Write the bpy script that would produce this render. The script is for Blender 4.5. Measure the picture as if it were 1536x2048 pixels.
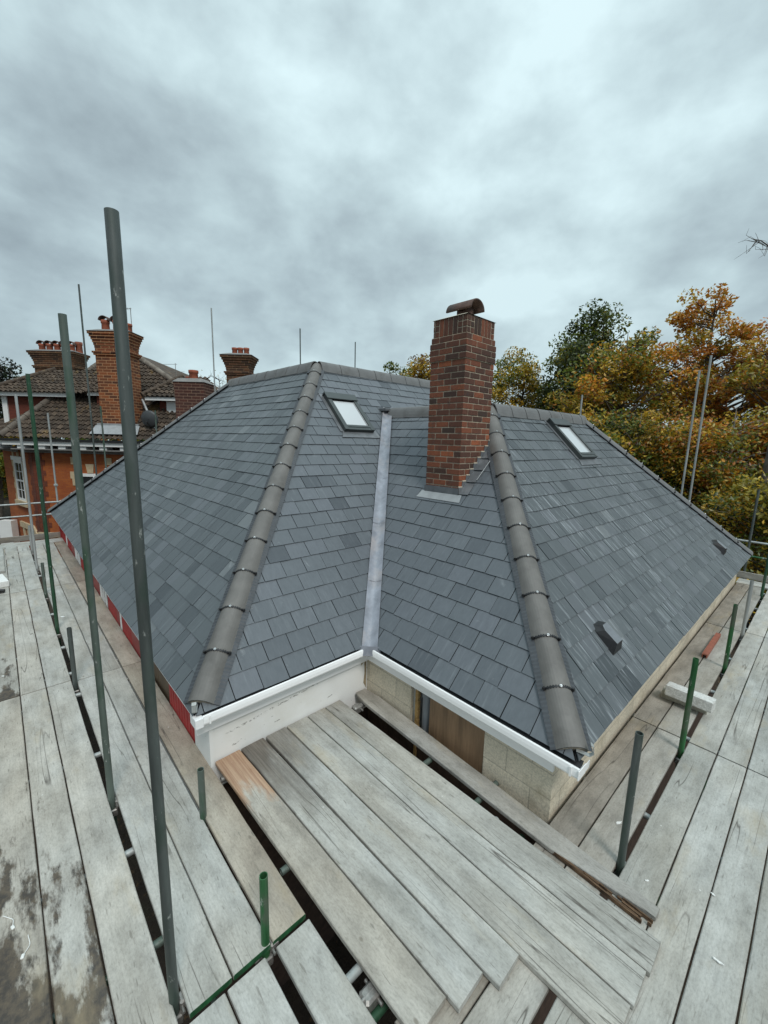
import bpy, math, random
import numpy as np
from mathutils import Matrix, Vector
rad = math.radians
for o in list(bpy.data.objects): bpy.data.objects.remove(o)
SC = bpy.context.scene
COL = SC.collection
RND = random.Random(7)
NRG = np.random.default_rng(11)

# ------------------------------------------------------------------ camera
CAMZ = 2.9
cd = bpy.data.cameras.new('camera'); cam = bpy.data.objects.new('camera', cd); COL.objects.link(cam)
cam.matrix_world = Matrix(((0.7347137, 0.0985396, -0.6711823, 0), (-0.6779514, 0.1417088, -0.7213186, 0),
                           (0.0240339, 0.9849917, 0.1709205, CAMZ), (0, 0, 0, 1)))
cd.sensor_fit = 'VERTICAL'; cd.sensor_height = 24; cd.lens = 9.7532
cd.clip_start = 0.05; cd.clip_end = 2000
SC.camera = cam

# ------------------------------------------------------------------ sky and light
SUN_EL, SUN_AZ = rad(52), rad(250)       # azimuth measured ccw from +X, direction towards the sun
W = bpy.data.worlds.new('World'); SC.world = W; W.use_nodes = True
nt = W.node_tree; nt.nodes.clear()
def N(t, kind, **kw):
    n = t.nodes.new(kind)
    for k, v in kw.items(): setattr(n, k, v)
    return n
def lk(t, a, b): t.links.new(a, b)
def mth(t, op, a, b=None, c=None):
    n = N(t, 'ShaderNodeMath', operation=op)
    for i, x in enumerate((a, b, c)):
        if x is None: continue
        if hasattr(x, 'links') or hasattr(x, 'is_linked'): lk(t, x, n.inputs[i])
        else: n.inputs[i].default_value = x
    return n.outputs[0]
def mixc(t, fac, a, b, mode='MIX'):
    n = N(t, 'ShaderNodeMix', data_type='RGBA', blend_type=mode)
    for i, x in ((0, fac), (6, a), (7, b)):
        if hasattr(x, 'is_linked'): lk(t, x, n.inputs[i])
        elif i == 0: n.inputs[i].default_value = x
        else: n.inputs[i].default_value = (*x, 1) if len(x) == 3 else x
    return n.outputs[2]
def ramp(t, fac, stops, interp='LINEAR'):
    n = N(t, 'ShaderNodeValToRGB'); n.color_ramp.interpolation = interp
    e = n.color_ramp.elements
    while len(e) < len(stops): e.new(0.5)
    for i, (p, c) in enumerate(stops):
        e[i].position = p
        e[i].color = (c, c, c, 1) if not hasattr(c, '__len__') else (*c, 1)
    lk(t, fac, n.inputs[0])
    return n.outputs[0]
def noise(t, vec, scale, detail=4, rough=0.55, dist=0.0):
    n = N(t, 'ShaderNodeTexNoise'); n.inputs['Scale'].default_value = scale
    n.inputs['Detail'].default_value = detail; n.inputs['Roughness'].default_value = rough
    n.inputs['Distortion'].default_value = dist
    if vec is not None: lk(t, vec, n.inputs['Vector'])
    return n.outputs[0]
def mapping(t, vec, scale=(1, 1, 1), loc=(0, 0, 0), rot=(0, 0, 0)):
    n = N(t, 'ShaderNodeMapping'); n.inputs['Scale'].default_value = scale
    n.inputs['Location'].default_value = loc; n.inputs['Rotation'].default_value = rot
    lk(t, vec, n.inputs['Vector']); return n.outputs[0]

tc = N(nt, 'ShaderNodeTexCoord')
sep = N(nt, 'ShaderNodeSeparateXYZ'); lk(nt, tc.outputs['Generated'], sep.inputs[0])
zc = mth(nt, 'MAXIMUM', sep.outputs[2], 0.0)
den = mth(nt, 'ADD', zc, 0.42)
cmb = N(nt, 'ShaderNodeCombineXYZ')
lk(nt, mth(nt, 'DIVIDE', sep.outputs[0], den), cmb.inputs[0])
lk(nt, mth(nt, 'DIVIDE', sep.outputs[1], den), cmb.inputs[1])
skv = mapping(nt, tc.outputs['Generated'], (1.0, 1.0, 1.55), (0.35, 0.8, 0.1))
big = noise(nt, skv, 1.9, 3, 0.5, 0.1)
mid = noise(nt, mapping(nt, tc.outputs['Generated'], (1.0, 1.0, 1.7), (3.3, 1.2, 2.0)), 4.2, 4, 0.5, 0.15)
fin = noise(nt, mapping(nt, tc.outputs['Generated'], (1.0, 1.0, 1.5), (7.3, 4.2, 1.0)), 9.5, 9, 0.62, 0.1)
cl = mth(nt, 'ADD', mth(nt, 'ADD', mth(nt, 'MULTIPLY', big, 0.48), mth(nt, 'MULTIPLY', mid, 0.38)), mth(nt, 'MULTIPLY', fin, 0.14))
# the cloud deck is thinner and brighter towards the west (right of the photograph)
vd = N(nt, 'ShaderNodeVectorMath', operation='DOT_PRODUCT'); lk(nt, tc.outputs['Generated'], vd.inputs[0])
vd.inputs[1].default_value = (0.72, 0.22, 0.45)
cl = mth(nt, 'ADD', cl, mth(nt, 'MULTIPLY', mth(nt, 'SUBTRACT', vd.outputs['Value'], 0.62), 0.13))
cloud = ramp(nt, cl, [(0.38, (0.232, 0.288, 0.314)), (0.45, (0.305, 0.380, 0.408)), (0.53, (0.405, 0.508, 0.534)), (0.62, (0.530, 0.660, 0.686))])
zen = ramp(nt, zc, [(0.0, 0.97), (0.30, 1.0), (0.66, 1.12), (0.95, 2.6)])
cloud = mixc(nt, 1.0, cloud, zen, 'MULTIPLY')
sky = N(nt, 'ShaderNodeTexSky', sky_type='NISHITA'); sky.sun_disc = False
sky.sun_elevation = SUN_EL; sky.sun_rotation = rad(90) - SUN_AZ
cl10 = mixc(nt, 1.0, cloud, (10, 10, 10), 'MULTIPLY')
final = mixc(nt, 0.93, sky.outputs[0], cl10)
bg = N(nt, 'ShaderNodeBackground'); bg.inputs[1].default_value = 0.1
lk(nt, final, bg.inputs[0]); wo = N(nt, 'ShaderNodeOutputWorld'); lk(nt, bg.outputs[0], wo.inputs[0])
sl = bpy.data.lights.new('sun', 'SUN'); so = bpy.data.objects.new('sun', sl); COL.objects.link(so)
sl.energy = 1.3; sl.angle = rad(16); sl.color = (1, 0.97, 0.93)
so.rotation_euler = Vector((-math.cos(SUN_EL) * math.cos(SUN_AZ), -math.cos(SUN_EL) * math.sin(SUN_AZ), -math.sin(SUN_EL))).to_track_quat('-Z', 'Y').to_euler()
so.location = (0, 0, 30)
SC.view_settings.view_transform = 'Standard'; SC.view_settings.look = 'None'
SC.view_settings.exposure = 0.45; SC.view_settings.gamma = 1

# ------------------------------------------------------------------ mesh helpers
class MB:
    def __init__(s): s.v = []; s.f = []; s.m = []; s.sm = []; s.r = []; s.uv = []
    def add(s, vs, fs, mat=0, smooth=False, rnd=0.5, uvs=None):
        b = len(s.v); s.v += [tuple(p) for p in vs]
        for i, f in enumerate(fs):
            s.f.append(tuple(b + k for k in f)); s.m.append(mat[i] if isinstance(mat, (list, tuple)) else mat)
            s.sm.append(smooth); s.r.append(rnd)
        s.uv += [tuple(u) for u in uvs] if uvs else [(p[0], p[1]) for p in vs]
        return s
    def box(s, lo, hi, mat=0, M=None, rnd=0.5, bev=0.0):
        x0, y0, z0 = lo; x1, y1, z1 = hi
        if bev:
            b = bev; c = []
            for z, i in ((z0, b), (z0 + b, 0), (z1 - b, 0), (z1, b)):
                c += [(x0 + i, y0 + (b if i == 0 else b + i) * 1, z)] if 0 else []
            rings = []
            for z, i in ((z0, b), (z0 + b, 0), (z1 - b, 0), (z1, b)):
                xa, xb, ya, yb = x0 + i, x1 - i, y0 + i, y1 - i
                rings.append([(xa + b, ya, z), (xb - b, ya, z), (xb, ya + b, z), (xb, yb - b, z), (xb - b, yb, z), (xa + b, yb, z), (xa, yb - b, z), (xa, ya + b, z)])
            vs = [p for r in rings for p in r]
            fs = [tuple(range(7, -1, -1)), tuple(range(24, 32))]
            for k in range(3):
                for j in range(8):
                    a, q = k * 8 + j, k * 8 + (j + 1) % 8
                    fs.append((a, q, q + 8, a + 8))
        else:
            vs = [(x0, y0, z0), (x1, y0, z0), (x1, y1, z0), (x0, y1, z0), (x0, y0, z1), (x1, y0, z1), (x1, y1, z1), (x0, y1, z1)]
            fs = [(3, 2, 1, 0), (4, 5, 6, 7), (0, 1, 5, 4), (1, 2, 6, 5), (2, 3, 7, 6), (3, 0, 4, 7)]
        if M is not None: vs = [M @ Vector(p) for p in vs]
        return s.add(vs, fs, mat, False, rnd)
    def prism(s, poly, f3, lo, hi, mat=0, rnd=0.5):
        """poly: 2-D ccw points; f3(a, b, h) -> point; lo/hi numbers or functions of (a, b)"""
        n = len(poly); L = lo if callable(lo) else (lambda a, b: lo); H = hi if callable(hi) else (lambda a, b: hi)
        vs = [f3(a, b, L(a, b)) for a, b in poly] + [f3(a, b, H(a, b)) for a, b in poly]
        fs = [tuple(range(n - 1, -1, -1)), tuple(range(n, 2 * n))]
        for j in range(n): k = (j + 1) % n; fs.append((j, k, n + k, n + j))
        return s.add(vs, fs, mat, False, rnd, list(poly) * 2)
    def tube(s, p0, p1, r0, r1=None, n=14, mat=0, cap=True, hollow=0.0, capmat=None):
        p0 = Vector(p0); p1 = Vector(p1); r1 = r0 if r1 is None else r1
        d = (p1 - p0).normalized(); a = d.orthogonal().normalized(); b = d.cross(a)
        ring = lambda p, r: [p + (a * math.cos(2 * math.pi * k / n) + b * math.sin(2 * math.pi * k / n)) * r for k in range(n)]
        vs = ring(p0, r0) + ring(p1, r1)
        fs = [(k, (k + 1) % n, n + (k + 1) % n, n + k) for k in range(n)]
        s.add(vs, fs, mat, True)
        if hollow:
            for p, r, sg in ((p1, r1, 1), (p0, r0, -1)):
                ri = r - hollow; vs = ring(p, r) + ring(p, ri) + ring(p - d * sg * 0.25, ri)
                fs = []
                for k in range(n):
                    q = (k + 1) % n
                    for i in (0, 1):
                        fs.append((i * n + k, i * n + q, (i + 1) * n + q, (i + 1) * n + k) if sg > 0 else (i * n + q, i * n + k, (i + 1) * n + k, (i + 1) * n + q))
                fs.append(tuple(range(2 * n, 3 * n)) if sg > 0 else tuple(range(3 * n - 1, 2 * n - 1, -1)))
                s.add(vs, fs, capmat if capmat is not None else mat)
        elif cap:
            s.add(ring(p0, r0), [tuple(range(n - 1, -1, -1))], mat); s.add(ring(p1, r1), [tuple(range(n))], mat)
        return s
    def lathe(s, c, prof, n=18, mat=0):
        vs = []; fs = []
        for r, z in prof: vs += [(c[0] + r * math.cos(2 * math.pi * k / n), c[1] + r * math.sin(2 * math.pi * k / n), c[2] + z) for k in range(n)]
        for i in range(len(prof) - 1):
            for k in range(n): q = (k + 1) % n; fs.append((i * n + k, i * n + q, (i + 1) * n + q, (i + 1) * n + k))
        return s.add(vs, fs, mat, True)
    def build(s, name, mats, parent=None, M=None):
        me = bpy.data.meshes.new(name); me.from_pydata(s.v, [], s.f)
        for m in (mats if isinstance(mats, (list, tuple)) else [mats]): me.materials.append(m)
        me.polygons.foreach_set('material_index', s.m); me.polygons.foreach_set('use_smooth', s.sm)
        at = me.attributes.new('rnd', 'FLOAT', 'FACE'); at.data.foreach_set('value', s.r)
        ul = me.uv_layers.new(name='uv'); li = np.zeros(len(me.loops), dtype=np.int32); me.loops.foreach_get('vertex_index', li)
        ul.data.foreach_set('uv', np.array(s.uv, dtype=np.float32)[li].ravel())
        me.update(); o = bpy.data.objects.new(name, me); COL.objects.link(o)
        if M is not None: o.matrix_basis = M
        if parent is not None: attach(o, parent)
        return o
ROOTM = {}
def empty(name, loc, rz=0.0):
    o = bpy.data.objects.new(name, None); COL.objects.link(o); o.empty_display_size = 0.2
    o.location = loc; o.rotation_euler = (0, 0, rz)
    ROOTM[o.name] = Matrix.Translation(loc) @ Matrix.Rotation(rz, 4, 'Z'); return o
def wm(o): return ROOTM[o.name] if o.name in ROOTM else (o.matrix_basis if o.parent is None else wm(o.parent) @ o.matrix_parent_inverse @ o.matrix_basis)
def attach(o, parent): o.parent = parent; o.matrix_parent_inverse = wm(parent).inverted()
def tag(o, label=None, cat=None, group=None, kind=None):
    for k, v in (('label', label), ('category', cat), ('group', group), ('kind', kind)):
        if v: o[k] = v
    return o

# ------------------------------------------------------------------ materials
def newmat(name):
    m = bpy.data.materials.new(name); m.use_nodes = True; t = m.node_tree
    b = t.nodes['Principled BSDF']; return m, t, b
def bump(t, b, h, strength=0.3, dist=0.01):
    n = N(t, 'ShaderNodeBump'); n.inputs['Strength'].default_value = strength; n.inputs['Distance'].default_value = dist
    lk(t, h, n.inputs['Height']); lk(t, n.outputs[0], b.inputs['Normal'])
def obj_co(t): return N(t, 'ShaderNodeTexCoord').outputs['Object']
def simple(name, c, rough=0.6, metal=0.0, var=0.12, scale=6.0, dirt=None, bmp=0.0, stretch=(1, 1, 1), spec=0.5):
    m, t, b = newmat(name); co = mapping(t, obj_co(t), stretch)
    n1 = noise(t, co, scale, 6, 0.6); lo = tuple(x * (1 - var) for x in c); hi = tuple(min(1, x * (1 + var)) for x in c)
    base = ramp(t, n1, [(0.3, lo), (0.7, hi)])
    if dirt: base = mixc(t, ramp(t, noise(t, co, scale * 0.35, 8, 0.68), [(0.52, 0.0), (0.68, 1.0)]), base, dirt)
    lk(t, base, b.inputs['Base Color']); b.inputs['Roughness'].default_value = rough; b.inputs['Metallic'].default_value = metal
    b.inputs['Specular IOR Level'].default_value = spec
    if bmp: bump(t, b, n1, bmp, 0.01)
    return m
def attr(t, name, obj=True):
    n = N(t, 'ShaderNodeAttribute'); n.attribute_name = name; n.attribute_type = 'OBJECT' if obj else 'GEOMETRY'; return n.outputs['Fac']

def board_mat():
    m, t, b = newmat('weathered_board'); co = obj_co(t)
    oi = N(t, 'ShaderNodeObjectInfo'); r = oi.outputs['Random']
    off = N(t, 'ShaderNodeCombineXYZ'); lk(t, mth(t, 'MULTIPLY', r, 37.0), off.inputs[0]); lk(t, mth(t, 'MULTIPLY', r, 91.0), off.inputs[1])
    va = N(t, 'ShaderNodeVectorMath', operation='ADD'); lk(t, co, va.inputs[0]); lk(t, off.outputs[0], va.inputs[1]); v = va.outputs[0]
    grain = noise(t, mapping(t, v, (1.6, 55, 30)), 1.0, 5, 0.6, 0.25)
    broad = noise(t, mapping(t, v, (1.0, 3.2, 3)), 1.7, 5, 0.6, 0.2)
    mott = noise(t, v, 16.0, 6, 0.7)
    pale = mixc(t, ramp(t, r, [(0, 0), (1, 1)]), (0.385, 0.392, 0.368), (0.50, 0.502, 0.472))
    base = mixc(t, ramp(t, broad, [(0.36, 0), (0.66, 1)]), mixc(t, 1.0, pale, (0.72, 0.71, 0.69), 'MULTIPLY'), pale)
    base = mixc(t, attr(t, 'tan'), base, mixc(t, ramp(t, broad, [(0.35, 0), (0.65, 1)]), (0.28, 0.215, 0.15), (0.44, 0.36, 0.26)))
    base = mixc(t, attr(t, 'dark'), base, mixc(t, ramp(t, broad, [(0.35, 0), (0.65, 1)]), (0.11, 0.092, 0.075), (0.235, 0.205, 0.175)))
    base = mixc(t, mth(t, 'MULTIPLY', ramp(t, grain, [(0.36, 1), (0.52, 0)]), 0.14), base, (0.16, 0.145, 0.12))
    base = mixc(t, mth(t, 'MULTIPLY', ramp(t, mott, [(0.56, 0), (0.68, 1)]), 0.28), base, (0.15, 0.14, 0.115))
    tone = noise(t, mapping(t, v, (0.7, 1.6, 1), (5, 9, 0)), 1.1, 3, 0.5)
    base = mixc(t, mth(t, 'MULTIPLY', ramp(t, tone, [(0.42, 0), (0.62, 1)]), 0.5), base, mixc(t, 1.0, base, (1.06, 0.99, 0.91), 'MULTIPLY'))
    base = mixc(t, 1.0, base, ramp(t, noise(t, mapping(t, v, (40, 90, 1)), 1.0, 5, 0.75), [(0.28, 0.74), (0.5, 1.0), (0.72, 1.14)]), 'MULTIPLY')
    base = mixc(t, 1.0, base, ramp(t, noise(t, mapping(t, v, (5, 9, 1)), 1.0, 6, 0.7), [(0.32, 0.78), (0.5, 1.0), (0.7, 1.1)]), 'MULTIPLY')
    fl = noise(t, mapping(t, v, (26, 70, 1), rot=(0, 0, rad(-24))), 1.0, 3, 0.6)
    base = mixc(t, mth(t, 'MULTIPLY', ramp(t, fl, [(0.26, 1), (0.32, 0)]), 0.5), base, (0.12, 0.11, 0.09))
    # long drying cracks, scratches and pale plaster specks
    crk = noise(t, mapping(t, v, (0.35, 9, 1)), 1.0, 2, 0.35, 0.3)
    ck = ramp(t, mth(t, 'ABSOLUTE', mth(t, 'SUBTRACT', crk, 0.5)), [(0.0, 1), (0.007, 0)])
    ck = mth(t, 'MULTIPLY', ck, ramp(t, noise(t, v, 0.9, 2), [(0.50, 0), (0.58, 1)]))
    base = mixc(t, mth(t, 'MULTIPLY', ck, 0.8), base, (0.06, 0.052, 0.042))
    sc = noise(t, mapping(t, v, (9, 60, 1), rot=(0, 0, rad(38))), 1.0, 2, 0.3)
    base = mixc(t, mth(t, 'MULTIPLY', ramp(t, sc, [(0.25, 1), (0.31, 0)]), 0.5), base, (0.13, 0.12, 0.10))
    vo = N(t, 'ShaderNodeTexVoronoi'); vo.inputs['Scale'].default_value = 7.0; lk(t, v, vo.inputs['Vector'])
    sp = mth(t, 'MULTIPLY', ramp(t, vo.outputs['Distance'], [(0.03, 1), (0.05, 0)]), ramp(t, vo.outputs['Color'], [(0.62, 0), (0.66, 1)]))
    base = mixc(t, mth(t, 'MULTIPLY', sp, 0.75), base, (0.66, 0.66, 0.62))
    kn = N(t, 'ShaderNodeTexVoronoi'); kn.inputs['Scale'].default_value = 2.3; lk(t, mapping(t, v, (1, 1.7, 1)), kn.inputs['Vector'])
    base = mixc(t, mth(t, 'MULTIPLY', ramp(t, kn.outputs['Distance'], [(0.025, 1), (0.05, 0)]), 0.6), base, (0.15, 0.125, 0.095))
    # yellow sand/ochre smears and mud
    sx = N(t, 'ShaderNodeSeparateXYZ'); lk(t, co, sx.inputs[0])
    mudn = noise(t, mapping(t, v, (1.0, 3.0, 1), rot=(0, 0, rad(14))), 1.7, 8, 0.66, 0.0)
    pos = ramp(t, mth(t, 'MULTIPLY', sx.outputs[0], 0.25), [(0.0, 0.12), (0.22, 0.10), (0.42, -0.08), (0.9, -0.25)])
    pos2 = mth(t, 'SUBTRACT', mth(t, 'MULTIPLY', attr(t, 'mud'), 0.15), mth(t, 'ADD', 0.02, mth(t, 'MULTIPLY', sx.outputs[0], 0.085)))
    mk = ramp(t, mth(t, 'ADD', mudn, pos2), [(0.50, 0), (0.57, 1)])
    base = mixc(t, mth(t, 'MULTIPLY', mk, ramp(t, attr(t, 'mud'), [(0.0, 0.0), (0.3, 0.93)])), base, mixc(t, ramp(t, mott, [(0.4, 0), (0.6, 1)]), (0.030, 0.023, 0.018), (0.095, 0.070, 0.045)))
    och = ramp(t, noise(t, mapping(t, v, (0.8, 2.2, 1)), 1.4, 5, 0.6), [(0.58, 0), (0.70, 1)])
    base = mixc(t, mth(t, 'MULTIPLY', och, 0.40), base, (0.40, 0.325, 0.205))
    bg_ = ramp(t, mth(t, 'ADD', mth(t, 'MULTIPLY', sx.outputs[0], .6), mth(t, 'MULTIPLY', mth(t, 'SUBTRACT', broad, 0.5), 0.8)), [(0.1, 1), (0.62, 0)])
    base = mixc(t, mth(t, 'MULTIPLY', mth(t, 'MULTIPLY', bg_, attr(t, 'brownend')), 0.85), base, mixc(t, ramp(t, grain, [(0.4, 0), (0.6, 1)]), (0.075, 0.06, 0.048), (0.15, 0.125, 0.10)))
    # freshly rubbed orange end of one board
    og = ramp(t, mth(t, 'ADD', sx.outputs[0], mth(t, 'MULTIPLY', mth(t, 'SUBTRACT', broad, 0.5), 1.2)), [(0.48, 1), (0.66, 0)])
    base = mixc(t, mth(t, 'MULTIPLY', mth(t, 'MULTIPLY', og, attr(t, 'orange')), 0.75), base, mixc(t, ramp(t, grain, [(0.4, 0), (0.6, 1)]), (0.33, 0.165, 0.085), (0.47, 0.29, 0.17)))
    lk(t, base, b.inputs['Base Color']); lk(t, mth(t, 'SUBTRACT', 0.72, mth(t, 'MULTIPLY', mth(t, 'MULTIPLY', mk, attr(t, 'mud')), 0.38)), b.inputs['Roughness'])
    b.inputs['Specular IOR Level'].default_value = 0.35
    bump(t, b, mth(t, 'ADD', mth(t, 'MULTIPLY', grain, 0.6), mth(t, 'SUBTRACT', mth(t, 'MULTIPLY', mott, 0.4), mth(t, 'MULTIPLY', ck, 1.5))), 0.35, 0.006)
    return m
M_BOARD = board_mat()
M_GREEN = simple('green_paint', (0.022, 0.105, 0.042), 0.5, 0, 0.6, 14, dirt=(0.10, 0.095, 0.08))
def tube_mat(name, c, rust, dirt, var=0.2):
    m, t, b = newmat(name); co = obj_co(t)
    oi = N(t, 'ShaderNodeObjectInfo')
    off = N(t, 'ShaderNodeCombineXYZ'); lk(t, mth(t, 'MULTIPLY', oi.outputs['Random'], 53.0), off.inputs[2])
    va = N(t, 'ShaderNodeVectorMath', operation='ADD'); lk(t, co, va.inputs[0]); lk(t, off.outputs[0], va.inputs[1])
    n1 = noise(t, mapping(t, va.outputs[0], (14, 14, 1.6)), 1.0, 6, 0.65)
    n2 = noise(t, mapping(t, va.outputs[0], (22, 22, 9)), 1.0, 6, 0.7)
    n3 = noise(t, mapping(t, va.outputs[0], (6, 6, 2.0)), 1.0, 3, 0.6)
    base = ramp(t, n1, [(0.32, tuple(x * (1 - var) for x in c)), (0.68, tuple(x * (1 + var) for x in c))])
    base = mixc(t, mth(t, 'MULTIPLY', ramp(t, n3, [(0.50, 0), (0.62, 1)]), dirt[3]), base, dirt[:3])
    base = mixc(t, mth(t, 'MULTIPLY', ramp(t, n2, [(0.63, 0), (0.69, 1)]), 0.8), base, (0.5, 0.52, 0.49))
    base = mixc(t, mth(t, 'MULTIPLY', ramp(t, n2, [(0.27, 1), (0.34, 0)]), 0.75), base, rust)
    lk(t, base, b.inputs['Base Color']); b.inputs['Roughness'].default_value = 0.5; b.inputs['Metallic'].default_value = 0.35
    bump(t, b, n2, 0.15, 0.003); return m
M_GALV = tube_mat('galvanised_steel', (0.098, 0.114, 0.108), (0.05, 0.035, 0.026), (0.055, 0.085, 0.068, 0.7), 0.3)
M_GALV2 = tube_mat('bright_galvanised_steel', (0.38, 0.40, 0.39), (0.12, 0.09, 0.07), (0.25, 0.27, 0.25, 0.5))
M_GRNT = tube_mat('green_painted_steel', (0.028, 0.085, 0.045), (0.06, 0.05, 0.035), (0.10, 0.12, 0.10, 0.45), 0.35)
M_GRNB = tube_mat('bright_green_painted_steel', (0.03, 0.13, 0.045), (0.07, 0.045, 0.03), (0.12, 0.12, 0.10, 0.75), 0.35)
M_PALEG = tube_mat('grey_green_steel', (0.115, 0.145, 0.125), (0.07, 0.05, 0.035), (0.04, 0.10, 0.055, 0.8))
M_CLAMP = simple('zinc_clamp', (0.30, 0.29, 0.27), 0.45, 0.6, 0.3, 40)
M_BLACK = simple('black_plastic', (0.012, 0.012, 0.013), 0.45, 0, 0.3, 30)
M_SILVER = simple('silver_screw', (0.62, 0.63, 0.63), 0.3, 0.9, 0.05, 10)

def slate_mat(name, streak, tint=(1, 1, 1)):
    m, t, b = newmat(name); uv = N(t, 'ShaderNodeTexCoord').outputs['UV']
    r = attr(t, 'rnd', False)
    off = N(t, 'ShaderNodeCombineXYZ'); lk(t, mth(t, 'MULTIPLY', r, 71.0), off.inputs[0]); lk(t, mth(t, 'MULTIPLY', r, 39.0), off.inputs[1])
    va = N(t, 'ShaderNodeVectorMath', operation='ADD'); lk(t, uv, va.inputs[0]); lk(t, off.outputs[0], va.inputs[1]); v = va.outputs[0]
    c = lambda q: tuple(q[i] * tint[i] for i in range(3))
    base = ramp(t, r, [(0.0, c((0.048, 0.056, 0.063))), (0.25, c((0.076, 0.087, 0.095))), (0.6, c((0.098, 0.111, 0.119))), (0.85, c((0.112, 0.123, 0.136))), (1.0, c((0.142, 0.155, 0.163)))])
    fine = noise(t, mapping(t, v, (9, 3, 1)), 3.0, 6, 0.65)
    base = mixc(t, 1.0, base, ramp(t, fine, [(0.3, 0.9), (0.7, 1.1)]), 'MULTIPLY')
    st = noise(t, mapping(t, v, (24, 2.2, 1)), 1.0, 5, 0.65, 0.2)
    zone = noise(t, mapping(t, uv, (1.0, 0.8, 1), (4, 2, 0)), 0.75, 3, 0.55)
    zz = ramp(t, zone, [(0.40, 0.10), (0.60, 1.0)])
    base = mixc(t, mth(t, 'MULTIPLY', mth(t, 'MULTIPLY', ramp(t, st, [(0.53, 0), (0.72, 1)]), zz), streak), base, (0.42, 0.45, 0.47))
    smu = noise(t, mapping(t, uv, (1, .8, 1), (2, 5, 0), (0, 0, .5)), 5.0, 6, 0.72, 0.6)
    base = mixc(t, mth(t, 'MULTIPLY', ramp(t, smu, [(0.63, 0), (0.74, 1)]), 0.38), base, (0.36, 0.38, 0.39))
    spk = noise(t, uv, 24.0, 5, 0.75)
    base = mixc(t, mth(t, 'MULTIPLY', mth(t, 'MULTIPLY', ramp(t, spk, [(0.66, 0), (0.74, 1)]), zz), 0.5 * min(1, streak + 0.25)), base, (0.48, 0.5, 0.5))
    lk(t, base, b.inputs['Base Color'])
    b.inputs['Roughness'].default_value = 0.46; b.inputs['Specular IOR Level'].default_value = 0.5
    lk(t, ramp(t, fine, [(0.3, 0.36), (0.7, 0.56)]), b.inputs['Roughness'])
    bump(t, b, mth(t, 'ADD', fine, mth(t, 'MULTIPLY', st, 0.5)), 0.25, 0.004)
    return m
M_SLATE = slate_mat('slate', 0.14, (1.14, 1.14, 1.17)); M_SLATE_CHALK = slate_mat('chalky_slate', 0.9, (0.94, 0.945, 0.93)); M_SLATE_G = slate_mat('streaked_slate', 0.16, (1.0, 1.02, 1.01))
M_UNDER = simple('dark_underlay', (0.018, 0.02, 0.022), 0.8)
M_MORTAR = simple('mortar', (0.44, 0.375, 0.285), 0.95, 0, 0.3, 30, dirt=(0.17, 0.145, 0.115), bmp=0.4)
M_HIP = simple('concrete_hip_tile', (0.142, 0.136, 0.126), 0.62, 0, 0.18, 5, dirt=(0.098, 0.093, 0.085), bmp=0.15)
M_RIDGE = simple('concrete_ridge_tile', (0.15, 0.152, 0.15), 0.62, 0, 0.14, 5, dirt=(0.11, 0.108, 0.10), bmp=0.15)
M_LEADROLL = simple('pleated_dry_hip_strip', (0.058, 0.064, 0.071), 0.55, 0, 0.2, 12)
M_LEAD = simple('lead_sheet', (0.16, 0.17, 0.18), 0.45, 0.3, 0.25, 7, dirt=(0.24, 0.245, 0.25))
M_LEADL = simple('pale_lead_sheet', (0.33, 0.345, 0.35), 0.5, 0.2, 0.15, 7)
M_VALLEY = simple('new_lead_valley', (0.25, 0.265, 0.30), 0.45, 0.2, 0.3, 4.2, dirt=(0.36, 0.335, 0.335), stretch=(1.6, 1.6, 0.7), bmp=.15)
M_WHITE = simple('white_plastic', (0.90, 0.90, 0.89), 0.35, 0, 0.03, 3)
M_RENDER = simple('white_render', (0.80, 0.80, 0.775), 0.8, 0, 0.04, 2.5, dirt=(0.72, 0.71, 0.66), bmp=0.1)
def scuffed():
    t = M_RENDER.node_tree; b = t.nodes['Principled BSDF']; src = b.inputs['Base Color'].links[0].from_socket
    co = obj_co(t); sx = N(t, 'ShaderNodeSeparateXYZ'); lk(t, co, sx.inputs[0])
    n1 = noise(t, mapping(t, co, (28, 28, 60)), 1.0, 3, .6)
    dz = mth(t, 'ABSOLUTE', mth(t, 'SUBTRACT', mth(t, 'SUBTRACT', sx.outputs[2], 0.125), mth(t, 'MULTIPLY', sx.outputs[0], 0.10)))
    mk = mth(t, 'MULTIPLY', ramp(t, dz, [(0.006, 1), (0.013, 0)]), ramp(t, n1, [(0.50, 0), (0.56, 1)]))
    mk = mth(t, 'MULTIPLY', mk, ramp(t, mth(t, 'MULTIPLY', sx.outputs[0], .4), [(0.50, 0), (0.53, 1), (0.90, 1), (0.94, 0)]))
    n2 = noise(t, mapping(t, co, (14, 14, 40), rot=(0, rad(30), 0)), 1.0, 2, .5)
    mk = mth(t, 'MAXIMUM', mk, ramp(t, n2, [(0.735, 0), (0.75, 1)]))
    lk(t, mixc(t, mth(t, 'MULTIPLY', mk, 0.8), src, (0.2, 0.19, 0.17)), b.inputs['Base Color'])
scuffed()
M_RED = simple('dull_red_panel', (0.40, 0.035, 0.035), 0.55, 0, 0.15, 8)
M_DRED = simple('deep_red_panel', (0.27, 0.006, 0.012), 0.4, 0, 0.15, 8)
M_BRONZE = simple('brown_panel', (0.10, 0.065, 0.035), 0.45, 0, 0.4, 3)
M_DGLASS = simple('dark_glass', (0.02, 0.022, 0.024), 0.12, 0, 0.3, 3)
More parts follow.
